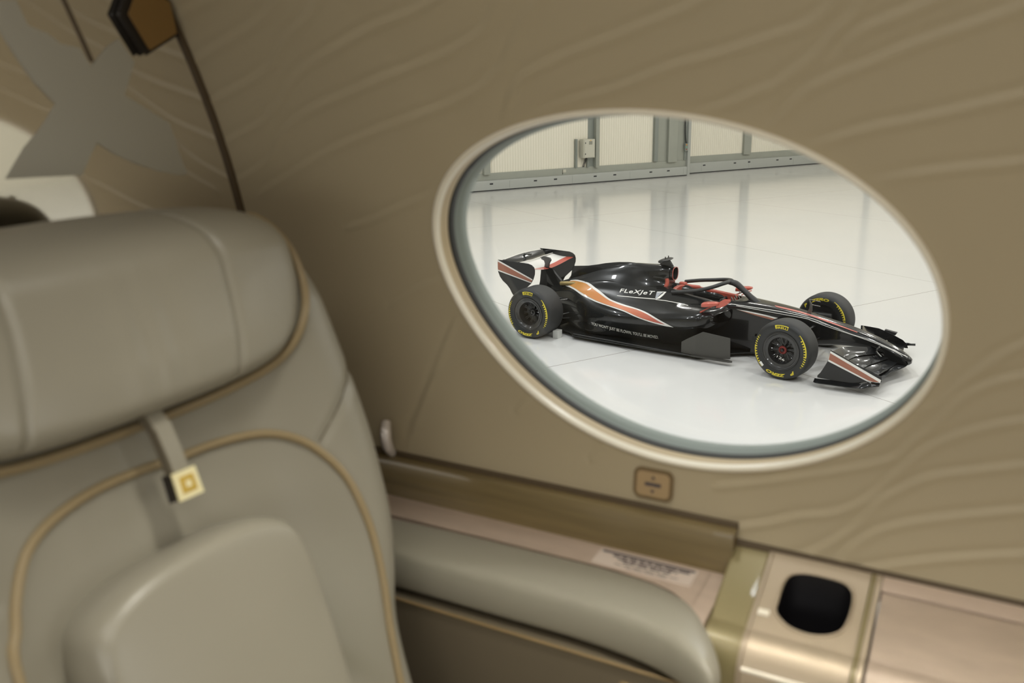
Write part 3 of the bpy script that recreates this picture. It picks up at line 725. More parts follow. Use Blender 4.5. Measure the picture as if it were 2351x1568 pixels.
# -- suspension arms, driveshafts, brake ducts
def arm(n, a, b, r, m=m_blk): tube(n, [a, b], r, m, car, n=1, seg=8, flat=.45)
for s in (-1, 1):
    o_ = s*.70
    arm('wishbone', (.02, o_, .46), (.12, s*.15, .50), .022); arm('wishbone', (-.02, o_, .46), (-.30, s*.17, .54), .022)
    arm('wishbone', (.02, o_, .22), (.16, s*.14, .30), .022); arm('wishbone', (-.02, o_, .22), (-.32, s*.18, .30), .022)
    arm('push_rod', (0, o_, .24), (-.05, s*.16, .50), .014); arm('track_rod', (.08, o_, .30), (.2, s*.13, .36), .012)
    o_ = s*.60
    arm('wishbone', (-3.6, o_, .46), (-3.35, s*.2, .46), .022); arm('wishbone', (-3.6, o_, .46), (-3.85, s*.1, .44), .022)
    arm('wishbone', (-3.6, o_, .20), (-3.25, s*.25, .20), .022); arm('wishbone', (-3.6, o_, .20), (-3.85, s*.1, .22), .022)
    arm('driveshaft', (-3.6, o_, .34), (-3.65, s*.1, .34), .03, m_carb); arm('track_rod', (-3.5, o_, .24), (-3.3, s*.22, .28), .012, m_met)
    V, Fc = boxvf((-3.38, s*.60, .24), (.1, .1, .34)); mesh('brake_duct', V, Fc, m_blk, car, bevel=.03)
    V, Fc = boxvf((.0, s*.655, .36), (.26, .08, .26)); mesh('brake_duct', V, Fc, m_carb, car, bevel=.03)

# -- livery and painted nose reflections laid onto the bodywork
def bvh(objs):
    V, Fc = [], []
    for o in objs:
        n = len(V); off = Vector(o.location)+car.org
        V += [v.co+off for v in o.data.vertices]; Fc += [[i+n for i in p.vertices] for p in o.data.polygons]
    return BVHTree.FromPolygons(V, Fc)
BODY = bvh([chassis, cover]+pods)
EYE = Vector((3.211, -11.434, 3.421))
def onto(x, z, y=-.5, lift=.004):
    p = Vector((x, y, z)); d = (p-EYE).normalized()
    h = BODY.ray_cast(EYE, d)
    if h[0] is None: return p
    return h[0]-d*lift
def densify(poly, st):
    P = [Vector(p) for p in poly]; E = [(i, (i+1) % len(P)) for i in range(len(P))]
    Q, n = list(P), len(P)
    # split long edges
    Q = []
    for i in range(n):
        a, b = P[i], P[(i+1) % n]; k = max(1, int((b-a).length/st))
        Q += [a.lerp(b, t/k) for t in range(k)]
    m_ = len(Q); E = [(i, (i+1) % m_) for i in range(m_)]
    xs = [p.x for p in P]; ys = [p.y for p in P]; G = []
    inside = lambda x, y: sum(((Q[i].y > y) != (Q[(i+1) % m_].y > y)) and (x < (Q[(i+1) % m_].x-Q[i].x)*(y-Q[i].y)/(Q[(i+1) % m_].y-Q[i].y)+Q[i].x) for i in range(m_)) % 2
    for x in np.arange(min(xs)+st/2, max(xs), st):
        for y in np.arange(min(ys)+st/2, max(ys), st):
            if inside(x, y): G.append(Vector((x, y)))
    r = delaunay_2d_cdt(Q+G, E, [], 1, 1e-6)
    return [tuple(v) for v in r[0]], [tuple(f) for f in r[2]]
def decal(name, poly, m, par, lift=.004, st=.03, y=-.5):
    V2, F2 = densify(poly, st)
    V = [onto(x, z, y, lift) for x, z in V2]
    return mesh(name, V, F2, m, par, fix=False)
def quad_text(name, txt, Q, m, par, bold=0., shear=0., spacing=1., lift=.004):
    """Q: top-left ... top-right, bottom-right ... bottom-left (2 or 3 points per edge)."""
    V2, F2, asp = textvf(txt, bold, shear, spacing); n = len(Q)//2
    Tp = np.array(Q[:n]); Bt = np.array(Q[n:][::-1])
    def ed(A, t):
        if n == 2: return A[0]*(1-t)+A[1]*t
        return A[0]*(2*t-1)*(t-1)+A[1]*4*t*(1-t)+A[2]*t*(2*t-1)
    V = []
    for v in V2:
        p = ed(Bt, v[0])*(1-v[1])+ed(Tp, v[0])*v[1]
        V.append(onto(p[0], p[1], lift=lift))
    return mesh(name, V, F2, m, par, fix=False)
tpod, tcov, tch = sub(pods[0], car), sub(cover, car), sub(chassis, car)
STRIPE_W= [(-3.197,0.800),(-3.084,0.816),(-2.915,0.793),(-2.822,0.745),(-2.711,0.683),(-2.600,0.613),(-2.500,0.579),(-2.347,0.548),(-2.135,0.513),(-1.995,0.474),(-1.820,0.399),(-1.615,0.324),(-1.733,0.326),(-1.904,0.344),(-2.078,0.374),(-2.211,0.406),(-2.345,0.446),(-2.471,0.472),(-2.616,0.499),(-2.782,0.529),(-2.894,0.562),(-3.025,0.605),(-3.130,0.661),(-3.216,0.693),(-3.283,0.707),(-3.288,0.728)]
STRIPE_O= [(-3.278,0.737),(-3.254,0.769),(-3.178,0.794),(-3.084,0.796),(-2.961,0.779),(-2.896,0.745),(-2.784,0.683),(-2.618,0.594),(-2.509,0.558),(-2.347,0.524),(-2.169,0.501),(-2.011,0.456),(-1.854,0.387),(-1.742,0.345),(-1.905,0.360),(-2.079,0.390),(-2.203,0.423),(-2.345,0.467),(-2.471,0.492),(-2.617,0.516),(-2.764,0.548),(-2.875,0.581),(-3.007,0.633),(-3.111,0.680),(-3.216,0.719),(-3.273,0.725)]
STRIPE_W = cr(STRIPE_W[:12], 3).tolist()+cr(STRIPE_W[12:], 3).tolist(); STRIPE_O = cr(STRIPE_O[:14], 3).tolist()+cr(STRIPE_O[14:], 3).tolist()
decal('stripe_border', STRIPE_W, m_white, tpod, .006, st=.02)
o = decal('stripe_band', STRIPE_O, m_str, tpod, .012, st=.02)
quad_text('team_lettering', 'FLeXJeT', [(-2.418,0.764),(-1.896,0.786),(-1.928,0.711),(-2.433,0.693)], m_white, tpod, .014, .15, 1.1)
decal('lettering_underline', [(-2.466,0.664),(-2.174,0.672),(-1.898,0.685),(-1.889,0.675),(-2.174,0.662),(-2.466,0.656)], m_white, tpod)
decal('tail_mark', [(-1.894,0.685),(-1.874,0.778),(-1.842,0.787),(-1.783,0.785),(-1.832,0.742),(-1.864,0.698)], m_silver, tpod, st=.02)
decal('tail_swoosh', [(-1.867,0.784),(-1.733,0.797),(-1.781,0.740),(-1.830,0.694),(-1.896,0.676),(-1.864,0.698),(-1.815,0.744),(-1.766,0.785),(-1.867,0.774)], m_white, tpod, .006, st=.02)
decal('pod_line', [(-1.889,0.678),(-1.745,0.679),(-1.537,0.667),(-1.420,0.652),(-1.420,0.645),(-1.540,0.659),(-1.745,0.671),(-1.889,0.670)], m_white, tpod)
quad_text('slogan_lettering', "YOU WON'T JUST BE FLOWN, YOU'LL BE MOVED.", [(-2.865,0.236),(-2.338,0.191),(-1.830,0.177),(-1.828,0.123),(-2.337,0.135),(-2.858,0.185)], mat('slogan_white', srgb(238, 236, 228), .4), tpod, .014)
decal('stripe_border', [(-0.770,0.677),(-0.625,0.674),(-0.498,0.664),(-0.355,0.649),(-0.231,0.633),(-0.265,0.617),(-0.372,0.633),(-0.506,0.645),(-0.624,0.659)], m_white, tch)
decal('stripe_band', [(-0.752,0.673),(-0.624,0.659),(-0.506,0.645),(-0.372,0.633),(-0.265,0.617),(-0.299,0.598),(-0.442,0.618),(-0.577,0.640),(-0.669,0.658)], m_brown, tch, .006)
decal('nose_stripe', [(-0.433,0.676),(-0.251,0.659),(-0.082,0.637),(0.085,0.604),(0.251,0.561),(0.441,0.513),(0.624,0.465),(0.619,0.456),(0.437,0.499),(0.247,0.543),(0.081,0.584),(-0.086,0.617),(-0.255,0.638),(-0.409,0.657)], paint('nose_stripe_red', srgb(206, 120, 108), .3, .5), tch, y=-.03)
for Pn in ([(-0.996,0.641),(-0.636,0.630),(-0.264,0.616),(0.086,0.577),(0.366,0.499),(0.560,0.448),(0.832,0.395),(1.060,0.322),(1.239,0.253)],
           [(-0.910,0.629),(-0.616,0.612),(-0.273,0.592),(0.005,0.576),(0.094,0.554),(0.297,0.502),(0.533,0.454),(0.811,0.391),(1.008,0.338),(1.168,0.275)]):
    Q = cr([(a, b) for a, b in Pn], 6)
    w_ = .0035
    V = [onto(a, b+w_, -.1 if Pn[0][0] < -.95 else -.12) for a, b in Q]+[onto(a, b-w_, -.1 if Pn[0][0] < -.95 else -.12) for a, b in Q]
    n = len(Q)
    mesh('nose_highlight', V, [(i, i+1, n+i+1, n+i) for i in range(n-1)], m_white, tch, fix=False)  # reflections along the nose edges, painted as thin white lines
# pale block lying under the car behind the near rear wheel
t = box('wheel_chock', (-3.285, -.72, .055), (.085, .12, .11), mat('block_white', srgb(205, 206, 202), .5), frm=CAR, org=(-3.285, -.72, 0), bevel=.006)
tag(t, 'small pale chock on the floor against the rear wheel of the black racing car', 'wheel chock')
# ------------------------------------------------------------------ aircraft cabin (CABIN frame)
m_quilt = mat('quilted_leather_wall', srgb(177, 163, 134), .5, bump=(900, .12, .0008), var=(2.2, .02, (1, 1, 1)))
m_leather = mat('seat_leather', srgb(147, 142, 127), .36, bump=(700, .10, .0006))
m_pipe = mat('seat_piping', srgb(150, 132, 98), .5)
m_stitch = mat('seat_seam', srgb(96, 88, 72), .6)
m_lip = mat('window_lip_satin', srgb(240, 232, 212), .3, coat=.2)
m_tan = mat('window_reveal_tan', srgb(186, 166, 130), .5)
m_gask = mat('window_gasket', srgb(38, 38, 34), .6)
m_rev = mat('window_frame_grey_green', srgb(140, 149, 142), .5)
m_wood = mat('wood_veneer', srgb(118, 102, 68), .35, coat=.3, var=(9, .14, (.6, 1, 14)))
m_ledge = mat('rose_metallic_veneer', srgb(196, 176, 158), .32, metal=.25, var=(60, .05, (.3, 1, 1)))
m_post = mat('gold_green_lacquer', srgb(140, 128, 90), .42, metal=.25, coat=.15)
m_cup = mat('champagne_metal', srgb(176, 160, 137), .42, metal=.35)
m_panel = mat('lower_side_panel', srgb(104, 94, 76), .6)
m_brass = mat('tan_trim', srgb(138, 116, 78), .45)
m_mirror = mat('bulkhead_mirror', (.90, .88, .85), .06, metal=1.0)
m_frost = mat('frosted_inlay', srgb(184, 181, 168), .5, metal=.35)
m_brn = mat('brown_leather_box', srgb(128, 98, 52), .5)
m_dk = mat('black_edge', srgb(30, 24, 18), .5)
m_blackhole = mat('cup_liner', srgb(22, 21, 24), .35)
m_print = mat('placard_print', srgb(78, 70, 72), .6)
m_chrome = mat('chrome', (.9, .88, .85), .12, metal=1.0)
def glass_mat():
    m = bpy.data.materials.new('cabin_window_glass'); m.use_nodes = True; nt = m.node_tree; nt.nodes.clear()
    o = nt.nodes.new('ShaderNodeOutputMaterial'); mx = nt.nodes.new('ShaderNodeMixShader')
    tr = nt.nodes.new('ShaderNodeBsdfTransparent'); gl = nt.nodes.new('ShaderNodeBsdfGlossy'); fr = nt.nodes.new('ShaderNodeMapRange'); lw = nt.nodes.new('ShaderNodeLayerWeight'); lw.inputs[0].default_value = .35; pw = nt.nodes.new('ShaderNodeMath'); pw.operation = 'POWER'; pw.inputs[1].default_value = 4.0; fr.inputs[3].default_value = .045; fr.inputs[4].default_value = .7; nt.links.new(lw.outputs['Facing'], pw.inputs[0]); nt.links.new(pw.outputs[0], fr.inputs[0])
    tr.inputs[0].default_value = (.95, .96, .95, 1); gl.inputs['Roughness'].default_value = .02
    nt.links.new(fr.outputs[0], mx.inputs[0]); nt.links.new(tr.outputs[0], mx.inputs[1]); nt.links.new(gl.outputs[0], mx.inputs[2]); nt.links.new(mx.outputs[0], o.inputs[0])
    return m
m_glass = glass_mat()
RW, ZC, V0 = 1.3, 2.95, 1.25
def Vw(z): return V0-RW+np.sqrt(np.maximum(RW**2-(np.asarray(z, float)-ZC)**2, .0025))
def slope(z):   # outward normal of the wall in (V, z)
    n = np.array([Vw(z)-(V0-RW), z-ZC]); return n/np.linalg.norm(n)
WC, WA, WB, WR = (-.432, 3.135), .382, .259, -.153
GC = [0.9943, -0.0004, -0.0029, 0.0017, -0.0015, -0.0094, 0.017, 0.0033, -0.0051]   # departure of the outline from an ellipse
def ell(a, b, t, c=WC, r=WR, p=2.0):
    g = GC[0]+sum(GC[2*k-1]*np.cos(k*t)+GC[2*k]*np.sin(k*t) for k in range(1, 5)); a, b = a*g, b*g
    x = a*np.sign(np.cos(t))*np.abs(np.cos(t))**(2/p); y = b*np.sign(np.sin(t))*np.abs(np.sin(t))**(2/p)
    return c[0]+x*math.cos(r)-y*math.sin(r), c[1]+x*math.sin(r)+y*math.cos(r)
SEAMS=[ [(-1.292,3.514),(-1.223,3.538),(-1.169,3.552),(-1.134,3.559),(-1.084,3.574)],
[(-1.239,3.467),(-1.168,3.489),(-1.098,3.510),(-1.041,3.530),(-1.000,3.552),(-0.972,3.573)],
[(-1.247,3.396),(-1.180,3.419),(-1.118,3.437),(-1.068,3.458),(-1.035,3.483),(-1.006,3.502),(-0.962,3.523),(-0.930,3.544),(-0.904,3.564)],
[(-1.251,3.326),(-1.180,3.351),(-1.122,3.372),(-1.080,3.398),(-1.048,3.422),(-1.012,3.446),(-0.969,3.466),(-0.904,3.488),(-0.832,3.511),(-0.773,3.524),(-0.731,3.538),(-0.695,3.552)],
[(-1.239,3.263),(-1.177,3.286),(-1.129,3.312),(-1.099,3.342),(-1.062,3.368),(-1.026,3.385),(-0.977,3.402),(-0.918,3.418),(-0.852,3.438),(-0.800,3.451),(-0.747,3.465),(-0.698,3.481),(-0.657,3.502),(-0.628,3.533),(-0.615,3.553)],
[(-1.169,3.250),(-1.086,3.287),(-1.030,3.312),(-0.973,3.334),(-0.905,3.355),(-0.839,3.374),(-0.762,3.395),(-0.690,3.421),(-0.659,3.441),(-0.640,3.455),(-0.618,3.484),(-0.595,3.510),(-0.571,3.530),(-0.548,3.544)],
[(-0.988,3.198),(-0.929,3.216),(-0.874,3.238),(-0.818,3.258),(-0.777,3.277),(-0.745,3.299)],
[(-0.669,3.353),(-0.650,3.393),(-0.638,3.414),(-0.618,3.434),(-0.581,3.450),(-0.532,3.466),(-0.474,3.482),(-0.420,3.498),(-0.379,3.510),(-0.355,3.519),(-0.331,3.531)],
[(-0.620,3.368),(-0.599,3.384),(-0.553,3.401),(-0.496,3.415),(-0.451,3.428),(-0.406,3.443),(-0.365,3.453),(-0.316,3.464),(-0.278,3.475),(-0.233,3.488),(-0.209,3.505),(-0.195,3.524)],
[(-0.375,3.385),(-0.339,3.395),(-0.300,3.411),(-0.271,3.422),(-0.253,3.434),(-0.225,3.454),(-0.210,3.471),(-0.181,3.497),(-0.168,3.518)],
[(-0.286,3.363),(-0.272,3.375),(-0.257,3.392),(-0.238,3.411),(-0.209,3.427),(-0.171,3.441),(-0.117,3.463),(-0.034,3.490),(0.003,3.509)],
[(-0.234,3.345),(-0.201,3.357),(-0.157,3.371),(-0.115,3.380),(-0.067,3.392),(-0.004,3.408),(0.034,3.419)],
[(-0.190,3.465),(-0.176,3.478),(-0.153,3.487),(-0.122,3.498),(-0.098,3.508),(-0.078,3.517)],
[(-0.181,3.292),(-0.163,3.303),(-0.111,3.316),(-0.062,3.325),(0.001,3.334),(0.045,3.345)],
[(-0.337,2.846),(-0.274,2.865),(-0.227,2.882),(-0.183,2.898),(-0.137,2.917),(-0.100,2.936),(-0.082,2.961),(-0.063,2.983),(-0.046,3.011),(-0.020,3.041),(0.006,3.058),(0.036,3.072),(0.080,3.088)],
[(-0.364,2.769),(-0.268,2.802),(-0.222,2.823),(-0.178,2.837),(-0.144,2.856),(-0.120,2.879),(-0.102,2.906),(-0.083,2.932),(-0.061,2.957),(-0.024,2.983),(0.013,3.001),(0.043,3.013),(0.087,3.029)],
[(-0.233,2.755),(-0.191,2.779),(-0.157,2.810),(-0.141,2.827),(-0.126,2.851),(-0.111,2.873),(-0.083,2.896),(-0.056,2.915),(-0.018,2.930),(0.050,2.953),(0.095,2.966)],
[(-0.158,2.770),(-0.142,2.798),(-0.110,2.827),(-0.070,2.848),(-0.012,2.870),(0.057,2.893),(0.103,2.906)],
[(-0.137,2.762),(-0.118,2.770),(-0.074,2.788),(-0.024,2.807),(0.064,2.834),(0.111,2.848)],
[(-0.086,3.005),(-0.057,3.019),(-0.031,3.053),(0.003,3.090),(0.031,3.112),(0.073,3.134)],
[(-0.903,2.787),(-0.890,2.845),(-0.876,2.879),(-0.846,2.944),(-0.812,3.015),(-0.793,3.049)],
[(-0.885,2.842),(-0.872,2.873),(-0.840,2.942),(-0.798,2.975),(-0.764,2.994),(-0.732,3.009)],
[(-0.677,2.911),(-0.661,2.928),(-0.637,2.943)],
[(-0.542,2.853),(-0.528,2.870),(-0.513,2.881)],
[(-0.919,3.064),(-0.861,3.101),(-0.815,3.120)] ]

for s_e in SEAMS:      # the folds run on past the bay
    (x0, y0), (x1, y1) = s_e[-2], s_e[-1]
    if y1 > 3.505: s_e += [(x1+.05, y1+.045), (x1+.09, y1+.12)]
    elif x1 > 0: s_e += [(x1+.12, y1+.022), (x1+.24, y1+.05), (x1+.33, y1+.10), (x1+.42, y1+.13)]

def seam_height(U, Z):
    """Raised double fold of the quilting along every seam line (metres, towards the cabin)."""
    H = np.zeros_like(U); P = np.stack([U.ravel(), Z.ravel()], 1)
    h = np.zeros(len(P))
    for s in SEAMS:
        q = cr(s, 3)
        box_ = (P[:, 0] > q[:, 0].min()-.03) & (P[:, 0] < q[:, 0].max()+.03) & (P[:, 1] > q[:, 1].min()-.03) & (P[:, 1] < q[:, 1].max()+.03)
        idx = np.nonzero(box_)[0]; X = P[idx]
        best = np.full(len(idx), 9.); sg = np.zeros(len(idx))
        for a, b in zip(q[:-1], q[1:]):
            d = b-a; L2 = max(d@d, 1e-12); t = np.clip(((X-a)@d)/L2, 0, 1); r = X-a-t[:, None]*d
            ds = np.sqrt((r**2).sum(1)); cs = d[0]*(X[:, 1]-a[1])-d[1]*(X[:, 0]-a[0])
            m_ = ds < best; best[m_] = ds[m_]; sg[m_] = np.sign(cs[m_])
        sd = best*sg     # positive above / left of the line
        v = 1.15*.0013*np.exp(-((sd+.003)/.0058)**2) - 1.15*.0010*np.exp(-((sd-.008)/.005)**2)
        h[idx] += v
    return h.reshape(U.shape)
# main window bay: from the window ellipse out to a rectangle, fine enough for the quilting
NT, NRr = 960, 170
U0_, U1_, Z0_, Z1_ = -1.225, .50, 2.755, 3.66
th = np.linspace(0, 2*math.pi, NT, endpoint=False)
eu, ez = ell(WA, WB, th)
du, dz = eu-WC[0], ez-WC[1]
k_ = np.minimum(np.where(du > 0, (U1_-WC[0])/np.maximum(du, 1e-9), (U0_-WC[0])/np.minimum(du, -1e-9)),
                np.where(dz > 0, (Z1_-WC[1])/np.maximum(dz, 1e-9), (Z0_-WC[1])/np.minimum(dz, -1e-9)))
s_ = np.linspace(0, 1, NRr)[:, None]
GU = eu*(1-s_) + (WC[0]+du*k_)*s_; GZ = ez*(1-s_) + (WC[1]+dz*k_)*s_
Hh = seam_height(GU, GZ)*np.clip(s_*12, 0, 1)
nz = (GZ-ZC)/RW; nv = np.sqrt(1-nz**2)
GV = Vw(GZ)-Hh*nv; GZ2 = GZ-Hh*nz
V = np.stack([GU, GV, GZ2], -1).reshape(-1, 3)
ii, jj = np.meshgrid(np.arange(NRr-1), np.arange(NT), indexing='ij'); j2 = (jj+1) % NT
Fc = np.stack([ii*NT+jj, ii*NT+j2, (ii+1)*NT+j2, (ii+1)*NT+jj], -1).reshape(-1, 4)
def fastmesh(name, V, F, m, frm):
    me = bpy.data.meshes.new(name); V = np.asarray(V, np.float32); F = np.asarray(F, np.int32)
    me.vertices.add(len(V)); me.vertices.foreach_set('co', V.ravel()); me.loops.add(F.size); me.loops.foreach_set('vertex_index', F.ravel())
    me.polygons.add(len(F)); me.polygons.foreach_set('loop_start', np.arange(len(F), dtype=np.int32)*4)
    me.update(calc_edges=True); me.validate(); me.materials.append(m)
    me.polygons.foreach_set('use_smooth', np.ones(len(F), bool))
    o = bpy.data.objects.new(name, me); COL.objects.link(o); o.matrix_world = frm
    return o
o = fastmesh('wall_outboard', V, Fc, m_quilt, CABIN); tag(o, kind='structure')
# remaining shell of the cabin: ceiling and opposite side, ends, floor; the aircraft skin outside
prof = [(float(Vw(z)), z) for z in np.linspace(3.66, 3.86, 6)]
prof += [(.93, 3.95), (.6, 3.98), (0, 4.0), (-.6, 3.98), (-1.0, 3.90), (-1.2, 3.6), (-1.28, 3.1), (-1.24, 2.6), (-1.1, 2.05)]
R = [[(u_, v, z) for v, z in prof] for u_ in (-1.225, 2.4)]
V, Fc = loftvf(R, False, False, closed=False); o = mesh('ceiling_cabin', V, Fc, mat('cabin_liner', srgb(140, 126, 104), .6), frm=CABIN); tag(o, kind='structure')
prof = [(float(Vw(z))-.0, z) for z in np.linspace(2.755, 3.66, 12)]
V, Fc = loftvf([[(u_, v, z) for v, z in prof] for u_ in (.50, 2.4)], False, False, closed=False); o = mesh('wall_outboard_aft', V, Fc, m_quilt, frm=CABIN); tag(o, kind='structure')
o = box('floor_cabin', (.5, 0, 2.0), (4.2, 2.6, .1), mat('cabin_carpet', srgb(110, 98, 80), .9, bump=(300, .5, .004)), frm=CABIN, smooth=False); tag(o, kind='structure')
o = box('wall_aft', (2.43, 0, 3.0), (.06, 2.6, 2.0), m_quilt, frm=CABIN, smooth=False); tag(o, kind='structure')
# aircraft skin with its own window cut-out
GVs = Vw(GZ[::10])+.085
sel = slice(None, None, 10); Us, Zs = GU[sel][:, ::8], GZ[sel][:, ::8]; a_, b_ = Us.shape
Vs = Vw(Zs)+.085; Vv = np.stack([Us, Vs, Zs], -1).reshape(-1, 3)
ii, jj = np.meshgrid(np.arange(a_-1), np.arange(b_), indexing='ij'); j2 = (jj+1) % b_
o = fastmesh('wall_fuselage_skin', Vv, np.stack([ii*b_+jj, (ii+1)*b_+jj, (ii+1)*b_+j2, ii*b_+j2], -1).reshape(-1, 4), mat('white_aircraft_skin', srgb(225, 226, 226), .3, coat=.5), CABIN); tag(o, kind='structure')
# window: lip, reveal, gasket, outer frame, pane
win = thing('window_1', CABIN, (WC[0], V0, WC[1]), kind='structure')
tt = np.linspace(0, 2*math.pi, 200, endpoint=False)
def ring(da, off):
    u_, z_ = ell(WA+da, WB+da, tt)
    nzz = (z_-ZC)/RW; nvv = np.sqrt(1-nzz**2)
    return np.stack([u_, Vw(z_)+off, z_], 1)
def ringmesh(name, prof, m, k=None):
    V, Fc = loftvf([ring(a, o_) for a, o_ in prof], False, False); return mesh(name, V, Fc, m, win, auto=70)
ringmesh('window_lip', [(.004, .004), (.0035, -.002), (.002, -.0045), (-.001, -.006), (-.004, -.0045), (-.0055, -.001), (-.0055, .006)], m_lip)
ringmesh('window_reveal', [(-.0055, .006), (-.0035, .010), (-.004, .020), (-.005, .028), (-.003, .034)], m_tan)
ringmesh('window_gasket', [(-.003, .034), (-.0055, .036), (-.0055, .050), (-.002, .052)], m_gask)
ringmesh('outer_frame', [(-.002, .052), (-.002, .057), (-.004, .062), (-.008, .067), (-.008, .085), (.02, .10)], m_rev)
u_, z_ = ell(WA-.006, WB-.006, tt); rr_ = []
for f in np.linspace(1, .04, 14): rr_.append(np.stack([WC[0]+(u_-WC[0])*f, Vw(WC[1]+(z_-WC[1])*f)+.078, WC[1]+(z_-WC[1])*f], 1))
V, Fc = loftvf(rr_, False, True); mesh('window_pane', V, Fc, m_glass, win, auto=180)

# mirror bulkhead with its frosted inlay
bh = thing('wall_bulkhead', CABIN, (-1.235, .6, 2.1), kind='structure')
zz = np.linspace(2.05, 3.95, 40); edge = [(float(Vw(z))-.002, z) for z in zz]
V, Fc = prismvf(edge+[(.0, 3.95), (.0, 2.05)], -1.26, -1.2245, 0); mesh('bulkhead_panel', V, Fc, m_mirror, bh, smooth=False)
SWO = [(0.807,3.510),(0.816,3.490),(0.831,3.464),(0.848,3.437),(0.865,3.419),(0.877,3.407),(0.857,3.384),(0.846,3.373),(0.818,3.349),(0.784,3.309),(0.838,3.307),(0.902,3.304),(0.907,3.311),(0.925,3.337),(0.936,3.350),(0.963,3.332),(1.001,3.314),(1.042,3.299),(1.085,3.289),(1.103,3.289),(1.096,3.303),(1.076,3.373),(1.028,3.400),(0.995,3.418),(1.021,3.467),(0.997,3.500),(0.977,3.489),(0.942,3.459),(0.927,3.485),(0.898,3.490),(0.877,3.504),(0.850,3.513),(0.838,3.545),(0.813,3.543)]
V, Fc = prismvf(SWO, -1.2245, -1.2225, 0); mesh('frosted_inlay', V, Fc, m_frost, bh, smooth=False)
V, Fc = prismvf([(float(Vw(z))-.010, z) for z in zz]+[(float(Vw(z))-.001, z) for z in zz[::-1]], -1.2245, -1.219, 0); mesh('shadow_gap', V, Fc, mat('gap_brown', srgb(84, 70, 50), .7), bh, smooth=False)
tube('panel_joint', [(-1.2235, .905, 3.57), (-1.2235, .946, 3.467)], .003, MATS['gap_brown'], bh, n=1)
# small brown leather-covered box on the bulkhead
t = thing('call_light', CABIN, (-1.22, 1.05, 3.52), 'small brown leather box with a black edge on the bulkhead, top left', 'wall box')
P_ = [(.998, 3.536), (1.034, 3.480), (1.096, 3.510), (1.088, 3.56), (1.03, 3.59)]
V, Fc = prismvf(P_, -1.2225, -1.210, 0); mesh('box_body', V, Fc, m_dk, t, bevel=.003)
c_ = np.mean(P_, 0); P2 = [tuple(c_+(np.array(p)-c_)*.86+np.array([.004, 0])) for p in P_]
V, Fc = prismvf(P2, -1.2105, -1.206, 0); mesh('box_face', V, Fc, m_brn, t, bevel=.003)

# shade control on the wall under the window
t = thing('window_shade_switch', CABIN, (-.437, 1.245, 2.83), 'tan rounded shade switch with two arrows and a bar, under the oval window', 'switch')
def rrect(cu, cz, w, h, r, n=6):
    P = []
    for sx, sz, a0 in ((1, 1, 0), (-1, 1, 90), (-1, -1, 180), (1, -1, 270)):
        for q in np.linspace(0, 90, n): a = math.radians(a0+q); P.append((cu+sx*(w/2-r)+r*math.cos(a), cz+sz*(h/2-r)+r*math.sin(a)))
    return P
def onwall(P, o0, o1):
    n = len(P); f = lambda p, o_: (p[0], float(Vw(p[1]))-o_, p[1])
    V = [f(p, o0) for p in P]+[f(p, o1) for p in P]
    return V, [tuple(range(n)), tuple(range(2*n-1, n-1, -1))]+[(i, (i+1) % n, n+(i+1) % n, n+i) for i in range(n)]
V, Fc = onwall(rrect(-.4370, 2.8300, .062, .047, .011), -.002, .004); mesh('switch_bezel', V, Fc, mat('bezel_brown', srgb(118, 98, 66), .45), t, bevel=.0012)
V, Fc = onwall(rrect(-.4370, 2.8300, .051, .037, .007), .003, .0055); mesh('switch_face', V, Fc, mat('switch_tan', srgb(170, 144, 106), .45), t, bevel=.001)
V, Fc = onwall(rrect(-.4370, 2.8300, .026, .0055, .001), .005, .0062); mesh('symbol_bar', V, Fc, m_print, t)
for s in (1, -1):
    V, Fc = onwall([(-.4405, 2.83+s*.0085), (-.4335, 2.83+s*.0085), (-.437, 2.83+s*.0145)], .005, .0062); mesh('symbol_arrow', V, Fc, m_print, t)
# metal hook beside the seat, its glint painted as a near-white colour
t = tube('metal_hook', [(-.937, 1.236, 2.850), (-.931, 1.224, 2.835), (-.927, 1.222, 2.812), (-.924, 1.232, 2.792)], [.008, .0105, .0105, .007], mat('hook_glint_white', srgb(240, 232, 226), .25, metal=.3), frm=CABIN, org=(-.93, 1.23, 2.82))
tag(t, 'small shiny metal hook on the cabin wall beside the seat back', 'hook')

# ---- side console: profile extruded along U
def Pz(V): return 2.765+(V-1.235)*.45
con = thing('side_console', CABIN, (-.4, 1.15, 2.05), 'side ledge with padded armrest, wood fascia, placard and cup holder below the oval window', 'side ledge')
def extr(name, poly, u0, u1, m, par=con, bevel=0, **k):
    V, Fc = prismvf(poly, u0, u1, 0); return mesh(name, V, Fc, m, par, bevel=bevel, **k)
extr('wood_fascia', [(1.234, 2.790), (1.214, 2.790), (1.212, 2.787), (1.212, 2.722), (1.236, 2.722), (1.236, 2.75)], -1.215, -.302, m_wood)
LP = [(-1.215, 1.212), (-.332, 1.212), (-.332, 1.105), (-.345, 1.125), (-.365, 1.139), (-.40, 1.149), (-.46, 1.157), (-.60, 1.157), (-1.215, 1.152)]
def ledgeprism(P, h0, h1):
    V, Fc = prismvf(P, 0, 1, 2); return [(a, b, 2.7225-(1.213-b)*.0664-(h1 if c > .5 else h0)) for a, b, c in V], Fc
V, Fc = ledgeprism(LP, .007, 0); lt = mesh('ledge_top', V, Fc, m_ledge, con, bevel=.001)
V, Fc = ledgeprism([(-.3305, 1.212), (-.306, 1.212), (-.306, 1.085), (-.3305, 1.103)], .012, 0); mesh('ledge_end_cap', V, Fc, m_ledge, con, bevel=.002)
extr('ledge_body', [(1.236, 2.714), (1.160, 2.710), (1.160, 2.62), (1.236, 2.62)], -1.215, -.306, m_ledge)
tl = sub(lt, con)
